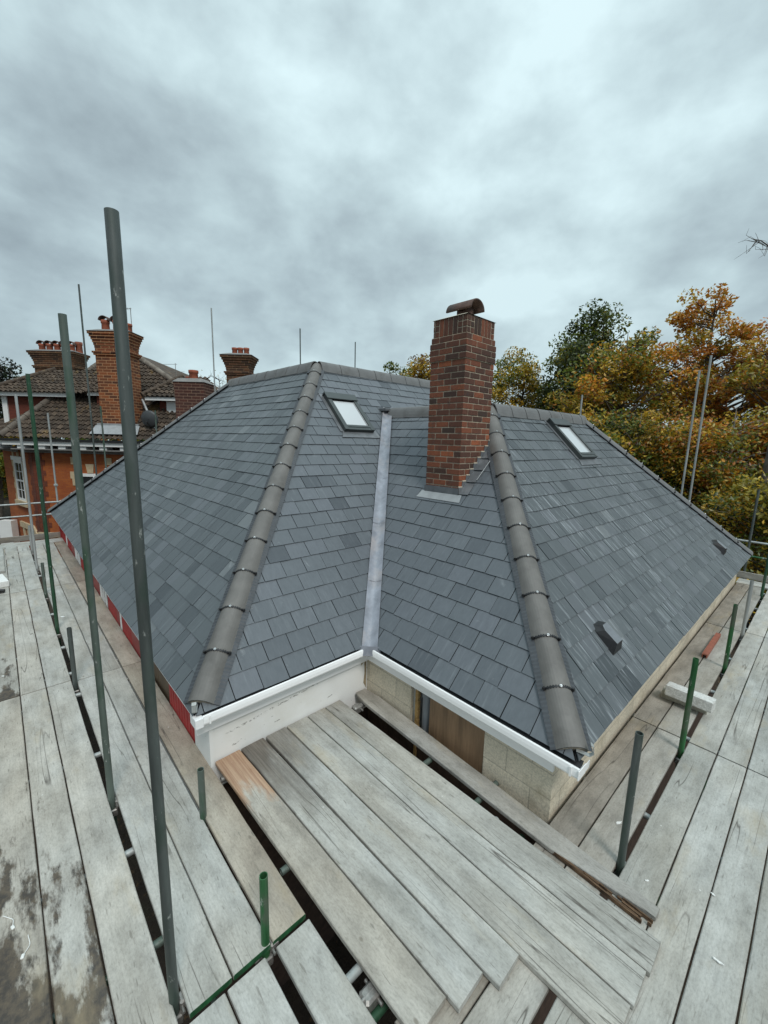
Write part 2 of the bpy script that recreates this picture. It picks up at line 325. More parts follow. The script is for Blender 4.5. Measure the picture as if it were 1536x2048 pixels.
def block_mat(name, c1, c2):
    m, t, b = newmat(name); co = obj_co(t); sx = N(t, 'ShaderNodeSeparateXYZ'); lk(t, co, sx.inputs[0])
    cb = N(t, 'ShaderNodeCombineXYZ'); lk(t, mth(t, 'ADD', sx.outputs[0], sx.outputs[1]), cb.inputs[0]); lk(t, mth(t, 'ADD', sx.outputs[2], 10.0), cb.inputs[1])
    br = N(t, 'ShaderNodeTexBrick'); lk(t, cb.outputs[0], br.inputs['Vector']); br.inputs['Scale'].default_value = 1
    br.inputs['Brick Width'].default_value = 0.45; br.inputs['Row Height'].default_value = 0.225; br.inputs['Mortar Size'].default_value = 0.006
    br.inputs['Color1'].default_value = (*c1, 1); br.inputs['Color2'].default_value = (*c2, 1); br.inputs['Mortar'].default_value = (0.47, 0.42, 0.33, 1)
    n1 = noise(t, co, 60, 4, 0.7); n2 = noise(t, co, 3, 6, 0.65)
    base = mixc(t, 1.0, br.outputs[0], ramp(t, n1, [(0.3, 0.72), (0.6, 1.1)]), 'MULTIPLY')
    base = mixc(t, mth(t, 'MULTIPLY', ramp(t, n2, [(0.52, 0), (0.7, 1)]), 0.6), base, (0.30, 0.25, 0.16))
    lk(t, base, b.inputs['Base Color']); b.inputs['Roughness'].default_value = 0.9
    bump(t, b, mth(t, 'SUBTRACT', n1, mth(t, 'MULTIPLY', br.outputs['Fac'], 0.8)), 0.6, 0.006); return m
M_BLOCK = block_mat('concrete_block', (0.70, 0.62, 0.48), (0.60, 0.535, 0.42))
M_PLY = simple('plywood', (0.24, 0.15, 0.085), 0.6, 0, 0.4, 1.6, dirt=(0.19, 0.115, 0.065), stretch=(9, 9, 0.8))
M_FOAM = simple('orange_foam', (0.34, 0.21, 0.075), 0.7, 0, 0.3, 20)
M_PIPE = simple('grey_pipe', (0.20, 0.215, 0.23), 0.4)
M_FRAME = simple('dark_grey_frame', (0.062, 0.072, 0.07), 0.4, 0.2, 0.1, 5)
m, t, b = newmat('skylight_glass'); b.inputs['Base Color'].default_value = (0.56, 0.59, 0.60, 1); b.inputs['Roughness'].default_value = 0.08; b.inputs['Coat Weight'].default_value = 0.6; M_SKYL = m
M_BRICK = None
def rbrick_mat():
    m, t, b = newmat('red_brick'); co = obj_co(t); r = attr(t, 'rnd', False)
    base = ramp(t, r, [(0.0, (0.060, 0.035, 0.026)), (0.3, (0.105, 0.044, 0.029)), (0.62, (0.165, 0.060, 0.034)), (0.88, (0.24, 0.076, 0.036)), (1.0, (0.33, 0.10, 0.042))])
    n1 = noise(t, co, 45, 5, 0.7); n2 = noise(t, co, 9, 4, 0.6)
    base = mixc(t, 1.0, base, ramp(t, n1, [(0.3, 0.7), (0.7, 1.25)]), 'MULTIPLY')
    base = mixc(t, mth(t, 'MULTIPLY', ramp(t, n2, [(0.54, 0), (0.7, 1)]), 0.45), base, (0.06, 0.05, 0.045))
    sx = N(t, 'ShaderNodeSeparateXYZ'); lk(t, co, sx.inputs[0])
    base = mixc(t, mth(t, 'MULTIPLY', ramp(t, noise(t, mapping(t, co, (7, 7, 9)), 1.0, 6, .7), [(0.66, 0), (0.78, 1)]), 0.35), base, (0.33, 0.24, 0.18))
    so = ramp(t, mth(t, 'ADD', mth(t, 'MULTIPLY', mth(t, 'SUBTRACT', sx.outputs[2], 3.75), 0.62), mth(t, 'MULTIPLY', mth(t, 'SUBTRACT', noise(t, mapping(t, co, (5, 5, 1.2)), 1.0, 5, .65), .5), 1.1)), [(0.28, 0), (0.62, 0.85)])
    base = mixc(t, so, base, (0.050, 0.038, 0.031))
    lk(t, base, b.inputs['Base Color']); b.inputs['Roughness'].default_value = 0.88; bump(t, b, n1, 0.5, 0.005); return m
M_BRICK = rbrick_mat()
M_MORTARL = simple('fresh_mortar', (0.62, 0.56, 0.44), 0.9, 0, 0.15, 25)
M_COWL = simple('dark_clay_cowl', (0.095, 0.055, 0.042), 0.75, 0, 0.4, 14, dirt=(0.06, 0.055, 0.05), bmp=0.3)
M_TERRA = simple('terracotta', (0.30, 0.10, 0.062), 0.75, 0, 0.2, 14)
M_CONC = simple('pale_aerated_block', (0.60, 0.60, 0.57), 0.95, 0, 0.22, 55, dirt=(0.46, 0.45, 0.41), bmp=0.7)
M_CONCD = simple('dirty_aerated_block', (0.40, 0.385, 0.32), 0.95, 0, 0.25, 40, dirt=(0.26, 0.24, 0.19), bmp=0.7)
M_FOAMW = simple('white_offcut', (0.74, 0.74, 0.71), 0.8, 0, 0.08, 20)

def leaf_mat():
    m, t, b = newmat('leaf'); n = N(t, 'ShaderNodeAttribute'); n.attribute_name = 'Col'
    d = N(t, 'ShaderNodeBsdfDiffuse'); tr = N(t, 'ShaderNodeBsdfTranslucent'); g = N(t, 'ShaderNodeBsdfGlossy'); g.inputs['Roughness'].default_value = 0.45
    lk(t, n.outputs['Color'], d.inputs[0]); lk(t, n.outputs['Color'], tr.inputs[0])
    m1 = N(t, 'ShaderNodeMixShader'); m1.inputs[0].default_value = 0.42; lk(t, d.outputs[0], m1.inputs[1]); lk(t, tr.outputs[0], m1.inputs[2])
    m2 = N(t, 'ShaderNodeMixShader'); m2.inputs[0].default_value = 0.045; lk(t, m1.outputs[0], m2.inputs[1]); lk(t, g.outputs[0], m2.inputs[2])
    lk(t, m2.outputs[0], t.nodes['Material Output'].inputs[0]); return m
M_LEAF = leaf_mat()
M_BARK = simple('bark', (0.085, 0.072, 0.058), 0.9, 0, 0.35, 12, dirt=(0.15, 0.14, 0.12), bmp=0.5)
M_BARKP = simple('pale_bark', (0.24, 0.215, 0.18), 0.85, 0, 0.3, 12, bmp=0.4)

# ------------------------------------------------------------------ ground
m, t, b = newmat('earth_ground'); co = obj_co(t)
base = ramp(t, noise(t, co, 1.6, 8, 0.65), [(0.3, (0.02, 0.014, 0.009)), (0.55, (0.042, 0.029, 0.018)), (0.75, (0.036, 0.036, 0.018))])
base = mixc(t, ramp(t, noise(t, co, 9, 6, 0.7), [(0.57, 0), (0.68, 1)]), base, (0.11, 0.065, 0.028))
lk(t, base, b.inputs['Base Color']); b.inputs['Roughness'].default_value = 0.95; bump(t, b, noise(t, co, 7, 8, 0.7), 1.0, 0.08)
GZ = -3.2
g = MB(); n = 60; ext = lambda k: math.copysign(abs(k) ** 2.2, k) * 400
xs = [ext(-1 + 2 * i / n) for i in range(n + 1)]
g.add([(x, y, GZ + (0 if math.hypot(x, y) < 30 else 0.4 * math.sin(x * .05) * math.cos(y * .043))) for y in xs for x in xs],
      [(j * (n + 1) + i, j * (n + 1) + i + 1, (j + 1) * (n + 1) + i + 1, (j + 1) * (n + 1) + i) for j in range(n) for i in range(n)], 0, True)
tag(g.build('ground', m), kind='structure')

# ------------------------------------------------------------------ the slate-roofed house
HOUSE = tag(empty('house', (6.5, 8.0, GZ)), 'new house under a dark slate hipped roof with a tall red brick chimney', 'house')
R2 = math.sqrt(0.5); ZE = 0.63
A0, V0, B0, C0, D0 = (0.99, 3.29), (2.9, 3.29), (2.9, 0.985), (11.9, 0.985), (0.99, 15.2)
AP1 = Vector((4.59, 6.89, 4.23)); LE = Vector((4.59, 10.75, 4.23)); MR = Vector((9.0, 6.89, 4.23))
AP2 = Vector((5.68, 3.765, 3.41)); RE = Vector((9.12, 3.765, 3.41)); VT = Vector((5.68, 6.07, 3.41))
def frame(O, ud, vd):
    O = Vector((O[0], O[1], ZE)); u = Vector(ud); s = (Vector(vd) + Vector((0, 0, 1))).normalized(); n = u.cross(s)
    if n.z < 0: n = -n
    return lambda a, b, h=0.0: O + u * a + s * b + n * h
def clip(poly, conv):
    out = list(poly)
    for i in range(len(conv)):
        (x0, y0), (x1, y1) = conv[i], conv[(i + 1) % len(conv)]
        inp, out = out, []
        sd = lambda p: (x1 - x0) * (p[1] - y0) - (y1 - y0) * (p[0] - x0)
        for k in range(len(inp)):
            p, q = inp[k], inp[(k + 1) % len(inp)]; a, c = sd(p), sd(q)
            if a >= 0: out.append(p)
            if (a >= 0) != (c >= 0): tt = a / (a - c); out.append((p[0] + (q[0] - p[0]) * tt, p[1] + (q[1] - p[1]) * tt))
        if len(out) < 3: return []
    return out
def area(p): return abs(sum(p[i][0] * p[(i + 1) % len(p)][1] - p[(i + 1) % len(p)][0] * p[i][1] for i in range(len(p)))) / 2
GAUGE, SW = 0.2045, 0.268
def slates(name, F, convs, a0, a1, bmax, mat, label, seed, widths=(0.268,), shift=0.0, spread=.2):
    rg = random.Random(seed); mb = MB()
    for cv in convs: mb.add([F(a, b, -0.012) for a, b in cv], [tuple(range(len(cv)))], 1)
    row = 0; b = -0.0
    while b < bmax:
        a = a0 - 0.3 + (SW / 2 if row % 2 else 0) + shift
        b1 = b + GAUGE
        drop = 0.0 if row else 0.015
        while a < a1 + 0.3:
            w = rg.choice(widths) ; g = rg.uniform(0.0026, 0.0050); rnd = min(1, max(0, rg.gauss(0.55, spread)))
            if rg.random() < 0.25 * spread: rnd = rg.uniform(0, 0.3)
            jb = rg.uniform(-0.003, 0.003); ht = 0.0135 + rg.uniform(-0.0015, 0.003); tl = rg.uniform(-0.0015, 0.0015)
            q = [(a + g, b - drop + jb), (a + w - g, b - drop + jb + rg.uniform(-.0012, .0012)), (a + w - g, b1 + 0.012), (a + g, b1 + 0.012)]
            for cv in convs:
                p = clip(q, cv)
                if p and area(p) > 2e-4:
                    hi = lambda aa, bb, b=b, ht=ht, tl=tl, a=a: ht - (bb - b) / GAUGE * 0.010 + tl * (aa - a) / SW
                    mb.prism(p, F, lambda aa, bb: hi(aa, bb) - 0.0065, hi, 0, rnd)
            a += w
        b = b1; row += 1
    o = mb.build(name, [mat, M_UNDER], HOUSE)
    if label: o['label'] = label
    return o
S2 = math.sqrt(2)
F_AD = frame(A0, (0, -1, 0), (1, 0, 0))        # a runs towards the camera (-Y), 0 at the near corner
F_AV = frame(A0, (1, 0, 0), (0, 1, 0)); F_VB = frame(B0, (0, -1, 0), (1, 0, 0)); F_BC = frame(B0, (1, 0, 0), (0, 1, 0))
VW = 0.062
cAD = [(-(D0[1] - A0[1]), -0.02), (0, -0.02), (-3.6, 3.6 * S2), (-(LE.y - A0[1]), 3.6 * S2)]
slates('roof_slope', F_AD, [cAD], -12.2, 0.0, 5.09, M_SLATE_G, 'long slate slope over the red panelled side', 1, (0.268, 0.268, 0.2, 0.134, 0.268))
kV = VW * S2
cAV1 = [(0, -0.02), (V0[0] - A0[0] - kV, -0.02), (VT.x - A0[0] - kV, 2.78 * S2), (2.78, 2.78 * S2)]
cAV2 = [(2.78, 2.78 * S2), (9.0 + .8 - A0[0], 2.78 * S2), (MR.x - A0[0], 3.6 * S2), (3.6, 3.6 * S2)]
slates('roof_slope', F_AV, [cAV1, cAV2], 0, 9.0, 5.09, M_SLATE, 'slate slope with a skylight left of the lead valley', 2, shift=0.1, spread=.10)
# VB: a = -(y - B0.y): 0 at the right hip corner, -2.305 at the valley
cVB = [(-(V0[1] - B0[1]) + kV, -0.02), (0, -0.02), (-2.78, 2.78 * S2), (-(VT.y - B0[1]) + kV, 2.78 * S2)]
slates('roof_slope', F_VB, [cVB], -5.2, 0, 3.93, M_SLATE, 'slate slope carrying the brick chimney', 3, shift=0.05, spread=.10)
cBC = [(0, -0.02), (C0[0] - B0[0], -0.02), (RE.x - B0[0], 2.78 * S2), (2.78, 2.78 * S2)]
slates('roof_slope', F_BC, [cBC], 0, 9.0, 3.93, M_SLATE_CHALK, 'slate slope with chalky streaks, a skylight and two vents', 4, (0.268, 0.268, 0.268, 0.2, 0.134), spread=.17)
# slopes and flat crown turned away from the photograph
rb = MB(); P = lambda x, y, z: (x, y, z)
rb.add([P(.99, 15.2, ZE), P(4.59, 10.75, 4.2), P(9, 10.75, 4.2), P(12.6, 15.2, ZE)], [(0, 1, 2, 3)])
rb.add([P(12.6, 15.2, ZE), P(9, 10.75, 4.2), P(9, 6.89, 4.2), P(12.6, 3.29, ZE)], [(0, 1, 2, 3)])
rb.add([P(11.9, .985, ZE), P(12.0, 6.07, ZE), P(9.12, 6.07, 3.38), P(9.12, 3.765, 3.38)], [(0, 1, 2, 3)])
rb.add([P(4.59, 6.89, 4.21), P(9, 6.89, 4.21), P(9, 10.75, 4.21), P(4.59, 10.75, 4.21)], [(0, 1, 2, 3)])
rb.add([P(5.68, 3.765, 3.39), P(9.12, 3.765, 3.39), P(9.12, 6.07, 3.39), P(5.68, 6.07, 3.39)], [(0, 1, 2, 3)])
rb.build('rear_roof', M_SLATE, HOUSE)

HIPFEET = []
def capping(p0, p1, drop, half, top, name, mat, seed, clips=True, start=0.0, label=None, strip=True, clipvis=True, L0=0.45):
    """hip or ridge tiles from p0 (low) to p1; drop = fall of the slope per unit sideways"""
    p0 = Vector(p0); p1 = Vector(p1); d = (p1 - p0).normalized(); side = d.cross(Vector((0, 0, 1))).normalized(); up = side.cross(d).normalized()
    rg = random.Random(seed); mb = MB(); L = (p1 - p0).length; K = 12
    edge = -half * drop + 0.018
    def prof(k, ex=0.0, r=1.0):
        x = (k / K - 0.5) * 2; x = math.copysign(abs(x) ** .8, x)
        c = 1 - abs(x) ** 2.5
        return x * (half * r + ex), edge + (top - edge) * c + ex
    pt = lambda t, s, h: p0 + d * t + side * s + up * h
    pos = start; cl = []
    while pos < L - 0.02:
        e = min(pos + L0 - 0.008, L + 0.03); j = rg.uniform(-.002, .002); r0 = 1.0; r1 = 0.985
        vs = []; fs = []
        for (tt, ex, rr) in ((pos, 0.004 + j, r0), (e, 0.0 + j, r1)):
            for k in range(K + 1): s, h = prof(k, ex, rr); vs.append(pt(tt, s, h))
            for k in range(K + 1): s, h = prof(k, ex - 0.016, rr); vs.append(pt(tt, s, h))
        q = K + 1
        for k in range(K):
            fs += [(k, k + 1, 2 * q + k + 1, 2 * q + k), (q + k + 1, q + k, 3 * q + k, 3 * q + k + 1), (k + 1, k, q + k, q + k + 1), (2 * q + k, 2 * q + k + 1, 3 * q + k + 1, 3 * q + k)]
        fs += [(0, 2 * q, 3 * q, q), (K, q + K, 3 * q + K, 2 * q + K)]
        rr_ = rg.random()
        for i_, f in enumerate(fs): mb.add([vs[z_] for z_ in f], [tuple(range(4))], 0, False, rr_)
        cl.append(pos + L0 - 0.004); pos += L0
    # dark ridge batten roll under the tiles, and the pleated strip dressed on the slates
    mb.add([pt(0.02, -half * .93, edge - .012), pt(0.02, 0, top - .04), pt(0.02, half * .93, edge - .012), pt(L, -half * .93, edge - .012), pt(L, 0, top - .04), pt(L, half * .93, edge - .012)],
           [(0, 1, 4, 3), (1, 2, 5, 4)], 1)
    if strip:
        for sg in (-1, 1):
            ns = int(L / 0.018); vs = []; fs = []
            for i in range(ns + 1):
                bb = 0.004 if i % 2 else 0.0
                for s in (half * 0.9, half + 0.042): vs.append(pt(i * L / ns, sg * s, -s * drop + 0.024 + bb))
            for i in range(ns): k = 2 * i; fs.append((k, k + 1, k + 3, k + 2) if sg < 0 else (k + 1, k, k + 2, k + 3))
            mb.add(vs, fs, 1)
    if clips:
        ring = [pt(start + .001, *(lambda p_: (p_[0] * .97, p_[1] - .009))(prof(k))) for k in range(K + 1)]; n_ = len(ring)
        mb.add(ring + [q_ + d * .02 for q_ in ring], [tuple(range(n_))[::-1]] + [(0, n_ - 1, 2 * n_ - 1, n_)] + [(i_, i_ + 1, n_ + i_ + 1, n_ + i_) for i_ in range(n_ - 1)], 2)
    o = mb.build(name, [mat, M_LEADROLL, M_MORTAR], HOUSE)
    if label: o['label'] = label
    if clips:
        for c in cl[:-1]:
            cb = MB()
            for k in range(K * 2):
                w = 0.012 if k % 2 else 0.006
                (s0, h0), (s1, h1) = prof(k / 2, 0.006), prof((k + 1) / 2, 0.006)
                (q0, g0), (q1, g1) = prof(k / 2, 0.001), prof((k + 1) / 2, 0.001)
                vs = [pt(c - w, q0, g0), pt(c + w, q0, g0), pt(c + w, q1, g1), pt(c - w, q1, g1), pt(c - w, s0, h0), pt(c + w, s0, h0), pt(c + w, s1, h1), pt(c - w, s1, h1)]
                cb.add(vs, [(3, 2, 1, 0), (4, 5, 6, 7), (0, 1, 5, 4), (1, 2, 6, 5), (2, 3, 7, 6), (3, 0, 4, 7)], 0)
            for kk in (0.6, K - 0.6):
                s, h = prof(kk, 0.012); q = pt(c, s, h); cb.box((-.011, -.011, -.011), (.011, .011, .011), 0, Matrix.Translation(q))
            s, h = prof(K / 2, 0.008); q = pt(c, s, h)
            cb.tube(q, q + up * 0.010, 0.012, 0.011, 10, 1); cb.tube(q + up * .010, q + up * 0.018, 0.008, 0.005, 8, 1)
            x = cb.build('clip', [M_BLACK, M_SILVER], o)
    return o
dH = math.tan(rad(30))
capping((A0[0] + .055, A0[1] + .055, ZE + .07), AP1 + Vector((0, 0, .02)), dH, 0.117, 0.032, 'hip_capping', M_HIP, 1, label='hip capping rising from the white front corner')
capping((B0[0] + .035, B0[1] + .035, ZE + .05), AP2 + Vector((0, 0, .02)), dH, 0.117, 0.032, 'hip_capping', M_HIP, 2, label='hip capping right of the chimney')
capping((D0[0], D0[1] - .05, ZE + .05), LE + Vector((0, 0, .02)), dH, 0.12, 0.040, 'hip_capping', M_RIDGE, 3, label='far hip capping beside the brick neighbour')
capping((C0[0] - .03, C0[1] + .03, ZE + .045), RE + Vector((0, 0, .02)), dH, 0.12, 0.040, 'hip_capping', M_RIDGE, 4, label='far hip capping against the autumn trees')
capping(AP1 + Vector((0, 0.05, .01)), LE + Vector((0, 0, .01)), 1.0, 0.13, 0.085, 'ridge_capping', M_RIDGE, 5, clips=False, strip=False)
capping(AP1 + Vector((0.05, 0, .01)), MR + Vector((0, 0, .01)), 1.0, 0.13, 0.085, 'ridge_capping', M_RIDGE, 6, clips=False, strip=False)
capping(VT + Vector((0, -.12, .01)), AP2 + Vector((0, 0, .01)), 1.0, 0.13, 0.085, 'ridge_capping', M_RIDGE, 7, clips=False, strip=False)
capping(AP2 + Vector((0.05, 0, .01)), RE + Vector((0, 0, .01)), 1.0, 0.13, 0.085, 'ridge_capping', M_RIDGE, 8, clips=False, strip=False)
# hip irons: silver hooks at the feet of the two near hips
for (x, y, dx, dy) in ((A0[0] + .01, A0[1] + .02, -.4, -.9), (B0[0] + .07, B0[1] - .03, .4, -.9)):
    hb = MB(); q = Vector((x, y, ZE + .06)); dd = Vector((dx, dy, 0)).normalized(); sd = Vector((-dd.y, dd.x, 0))
    pts = [q - dd * .06 + Vector((0, 0, -.02)), q + dd * .03 + Vector((0, 0, -.035)), q + dd * .055 + Vector((0, 0, -.01)), q + dd * .05 + Vector((0, 0, .045)), q + dd * .03 + Vector((0, 0, .06))]
    for p_, q_ in zip(pts, pts[1:]):
        e = (q_ - p_).normalized(); nn = e.cross(sd) * .002
        vs = [p_ - sd * .018 - nn, p_ + sd * .018 - nn, q_ + sd * .018 - nn, q_ - sd * .018 - nn, p_ - sd * .018 + nn, p_ + sd * .018 + nn, q_ + sd * .018 + nn, q_ - sd * .018 + nn]
        hb.add(vs, [(3, 2, 1, 0), (4, 5, 6, 7), (0, 1, 5, 4), (1, 2, 6, 5), (2, 3, 7, 6), (3, 0, 4, 7)])
    hb.build('hip_iron', M_GALV2, HOUSE)
# lead valley: laps of lead, folded along the valley line
vb = MB(); v0 = Vector((V0[0] - .045, V0[1] - .045, ZE - .05)); v1 = VT + Vector((.03, .03, .05)); NL = 5
vd_ = (v1 - v0).normalized(); VS = vd_.cross(Vector((0, 0, 1))).normalized(); VU = VS.cross(vd_).normalized()
for i in range(NL):
    ta, tb = i / NL - (0.02 if i else 0), (i + 1) / NL; hh = 0.0015 * i
    L_ = (v1 - v0).length; rg = random.Random(i); ns = 8; vs = []
    for k in range(ns + 1):
        q = v0 + vd_ * L_ * (ta + (tb - ta) * k / ns)
        for s, h in ((-.088, .060), (-.05, .040), (-.010, .026), (.010, .026), (.05, .040), (.088, .060)):
            vs.append(q + VS * s + VU * (h + .020 + hh + rg.uniform(-.003, .003) + (0.003 if (k == 0 and i) else 0)))
    fs = [(6 * k + j, 6 * k + j + 1, 6 * k + j + 7, 6 * k + j + 6) for k in range(ns) for j in range(5)]
    vb.add(vs, fs, 0, True, rg.random())
q = v0 - vd_ * 0.03
vb.add([v0 + VS * -.15 + VU * .085, v0 + VS * .15 + VU * .085, v0 + VS * .1 + VU * .02 - vd_ * .08, v0 - VS * .1 + VU * .02 - vd_ * .08], [(0, 1, 2, 3)])
vb.build('valley_lining', M_VALLEY, HOUSE)
sb = MB(); sb.box((5.50, 5.93, 3.44), (5.80, 6.16, 3.50), 0, None, bev=.01); sb.build('lead_saddle', M_LEAD, HOUSE)

# gutters, eaves trays, fascia
GO, GB, GT = 0.0, 0.535, 0.602
gx, gy, xa, yb_ = 2.828, 3.243, 0.985, 0.935
gm = MB()

def gprof(sgn):
    return [(0.000, GB + .012), (0.004, GB), (.010, GB), (.010, GB + .006), (.0055, GB + .014), (.006, GB + .035), (.017, GB + .056), (.021, GT + .006), (.027, GT + .007), (.016, GT + .012), (.008, GT + .006), (.002, GB + .045)]
gp = gprof(1); n_ = len(gp)
gm.add([(xa, gy + o_, z_) for o_, z_ in gp] + [(gx + o_, gy + o_, z_) for o_, z_ in gp], [(k_, (k_ + 1) % n_, n_ + (k_ + 1) % n_, n_ + k_) for k_ in range(n_)], 0)
gm.box((xa, gy + .005, GB), (gx + .005, gy + .112, GB + .005))
gm.box((xa - .012, gy - .012, GB - .008), (xa + .055, gy + .118, GT + .012), bev=.004)
gm.box((xa + .10, gy - .009, GB - .004), (xa + .115, gy - .001, GT + .002))
gm.build('gutter', M_WHITE, HOUSE)['label'] = 'white gutter over the white rendered wall'
gm = MB()
gm.add([(gx + o_, gy + o_, z_) for o_, z_ in gp] + [(gx + o_, yb_, z_) for o_, z_ in gp], [(k_, (k_ + 1) % n_, n_ + (k_ + 1) % n_, n_ + k_) for k_ in range(n_)], 0); gm.box((gx + .005, yb_, GB + .0005), (gx + .112, gy, GB + .0055))
gm.box((gx - .008, yb_ - .006, GB - .006), (gx + .115, yb_ + .004, GT + .008), bev=.003); gm.box((gx - .006, yb_ + .05, GB - .004), (gx + .002, yb_ + .065, GT + .006))
gm.box((gx + .115, yb_ - .004, GB + .0), (gx + .19, yb_ + .002, GT - .01))
gm.build('gutter', M_WHITE, HOUSE)['label'] = 'white gutter over the concrete block wall'
em = MB()
em.add([(xa + .04, gy + .085, ZE - .01), (gx + .06, gy + .085, ZE - .01), (gx + .03, gy + .03, ZE - .075), (xa + .06, gy + .03, ZE - .075)], [(3, 2, 1, 0)])
em.add([(gx + .11, yb_ + .01, ZE - .01), (gx + .11, gy + .06, ZE - .01), (gx + .03, gy + .03, ZE - .075), (gx + .03, yb_ + .01, ZE - .075)], [(0, 1, 2, 3)])
em.add([(A0[0] + .0, 3.34, ZE - .02), (A0[0] + .0, 15.1, ZE - .02), (A0[0] + .02, 15.1, ZE - .05), (A0[0] + .02, 3.34, ZE - .05)], [(0, 1, 2, 3)])
em.add([(2.98, B0[1] + .0, ZE - .02), (11.8, B0[1] + .0, ZE - .02), (11.8, B0[1] + .02, ZE - .05), (2.98, B0[1] + .02, ZE - .05)], [(3, 2, 1, 0)])
em.build('eaves_tray', M_BLACK, HOUSE)
fm = MB(); fm.box((1.02, 3.36, .38), (2.93, 3.388, .60)); fm.box((2.915, 1.15, .40), (2.943, 3.36, .60)); fm.build('fascia', M_WHITE, HOUSE)
fm = MB(); fm.box((A0[0] + .012, 3.40, ZE - .085), (A0[0] + .03, 15.1, ZE - .045)); fm.build('drip_edge', M_WHITE, HOUSE)
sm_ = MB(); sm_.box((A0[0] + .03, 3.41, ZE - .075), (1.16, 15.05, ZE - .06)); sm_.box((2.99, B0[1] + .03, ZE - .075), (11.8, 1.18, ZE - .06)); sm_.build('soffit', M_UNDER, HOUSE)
# walls
WXA, WYA, WXB, WYC = 1.137, 3.39, 2.945, 1.155
wm_ = MB(); shade_low = simple('shade_dark_lower_wall', (0.055, 0.033, 0.022), .95, 0, .4, 12)  # walls below the deck coloured dark: the scaffold's shade is painted in
lw = MB(); lw.box((WXA + .01, WYA + .02, GZ), (WXB + .2, WYA + .3, -.2405)); lw.box((WXB + .02, WYC + .02, GZ), (WXB + .28, WYA, -.2405)); lw.build('lower_wall', shade_low, HOUSE)
wm_.box((WXA, WYA, -.24), (WXB - .001, WYA + .3, .58)); wm_.box((WXA - .012, WYA - .012, -.24), (WXA + .02, WYA + .38, .50)); w1 = wm_.build('wall', M_RENDER, HOUSE); w1['label'] = 'white rendered end wall beside the decking'
st_ = MB(); prof_ = [(2.93, .50), (2.78, .52), (2.80, .44), (2.86, .40), (2.85, .33), (2.90, .36), (2.905, .22), (2.89, .1), (2.93, .02)]
st_.prism([(x, z) for x, z in prof_], lambda a, b, h: Vector((a, WYA - h, b)), -.001, .002); st_.build('damp_stain', simple('brown_stain', (0.30, 0.24, 0.15), .9, 0, .3, 20), w1)
wb = MB(); wb.box((WXB, 2.68, -.24), (WXB + .3, WYA - .0, .58)); wb.build('wall', M_BLOCK, HOUSE)['label'] = 'short cream block pier in the inner corner'
wb = MB(); wb.box((WXB, WYC, -.24), (WXB + .3, 1.78, .58))
w2 = wb.build('wall', M_BLOCK, HOUSE); w2['label'] = 'bare concrete block wall with a boarded opening'
pb = MB(); pb.box((WXB + .012, 1.781, -.238), (WXB + .03, 2.43, .565)); pb.build('plywood_panel', M_PLY, w2)
pb = MB(); pb.tube((WXB + .085, 2.52, -.235), (WXB + .085, 2.52, .56), .055, n=20); pb.tube((WXB + .085, 2.52, .30), (WXB + .085, 2.52, .36), .062, n=20); pb.build('drain_pipe', M_PIPE, w2)
pb = MB(); rg = random.Random(3)
for i in range(30):
    z = -.5 + i * .035; q = rg.uniform(.008, .02); pb.box((WXB + .01, 2.605 - q, z), (WXB + .05, 2.625 + q * .4, z + .036), 0, None, bev=.004)
pb.build('foam_bead', M_FOAM, w2)
pb = MB(); pb.box((WXB + .04, 2.62, -1.3), (WXB + .11, 2.678, .57)); pb.build('reveal', simple('grey_board', (.42, .41, .38), .8), w2)
bk = MB(); bk.box((WXB + .15, 2.43, -1.3), (WXB + .2, 2.68, .57)); bk.build('back_panel', M_UNDER, w2)
wb = MB(); wb.box((WXB + .3, WYC, -.3), (11.75, WYC + .25, .56)); wb.box((WXB + .3, WYC + .03, GZ), (11.75, WYC + .25, -.301), 1); wb.box((11.5, WYC + .25, GZ), (11.75, 6.0, .56)); wb.build('wall', [M_BLOCK, shade_low], HOUSE)['label'] = 'long low block wall along the right walkway'
wb = MB(); wb.box((WXA + .03, WYA + .38, GZ), (WXA + .2, 15.05, .56)); w4 = wb.build('wall', M_RENDER, HOUSE); w4['label'] = 'side wall clad in red and white panels'
segs = [(3.77, 4.59, M_RED), (4.60, 5.05, M_BRONZE), (5.06, 5.30, M_BRONZE), (5.31, 5.62, M_BRONZE), (5.63, 6.28, M_DRED), (6.29, 6.90, M_RED), (6.91, 7.03, M_WHITE), (7.04, 7.24, M_DRED), (7.25, 7.95, M_RED), (7.96, 8.06, M_BLACK),
        (8.07, 8.18, M_WHITE), (8.19, 8.30, M_DGLASS), (8.31, 8.38, M_WHITE), (8.39, 8.48, M_DGLASS), (8.49, 8.66, M_WHITE), (8.67, 9.34, M_DRED), (9.35, 10.39, M_RED), (10.40, 10.95, M_RED), (10.96, 11.1, M_DGLASS), (11.11, 11.3, M_WHITE), (11.31, 11.42, M_DGLASS),
        (11.43, 11.84, M_WHITE), (11.85, 12.4, M_DRED), (12.41, 13.2, M_RED), (13.21, 13.5, M_WHITE), (13.51, 15.0, M_RED)]
nmx = {M_RED.name: 'red_panel', M_DRED.name: 'red_panel', M_BRONZE.name: 'brown_panel', M_WHITE.name: 'white_trim', M_BLACK.name: 'window_pane', M_DGLASS.name: 'window_pane'}
for ya, yc, mt in segs:
    pb = MB(); dpt = .012 if mt in (M_DGLASS, M_BLACK, M_BRONZE) else 0.0
    pb.box((WXA - .004 + dpt, ya, -.6), (WXA + .029, yc, .545))
    if mt is M_RED:
        yy = ya + .06
        while yy < yc - .03: pb.box((WXA - .0075, yy, -.6), (WXA - .0035, yy + .012, .54)); yy += .085
    pb.build(nmx[mt.name], mt, w4)

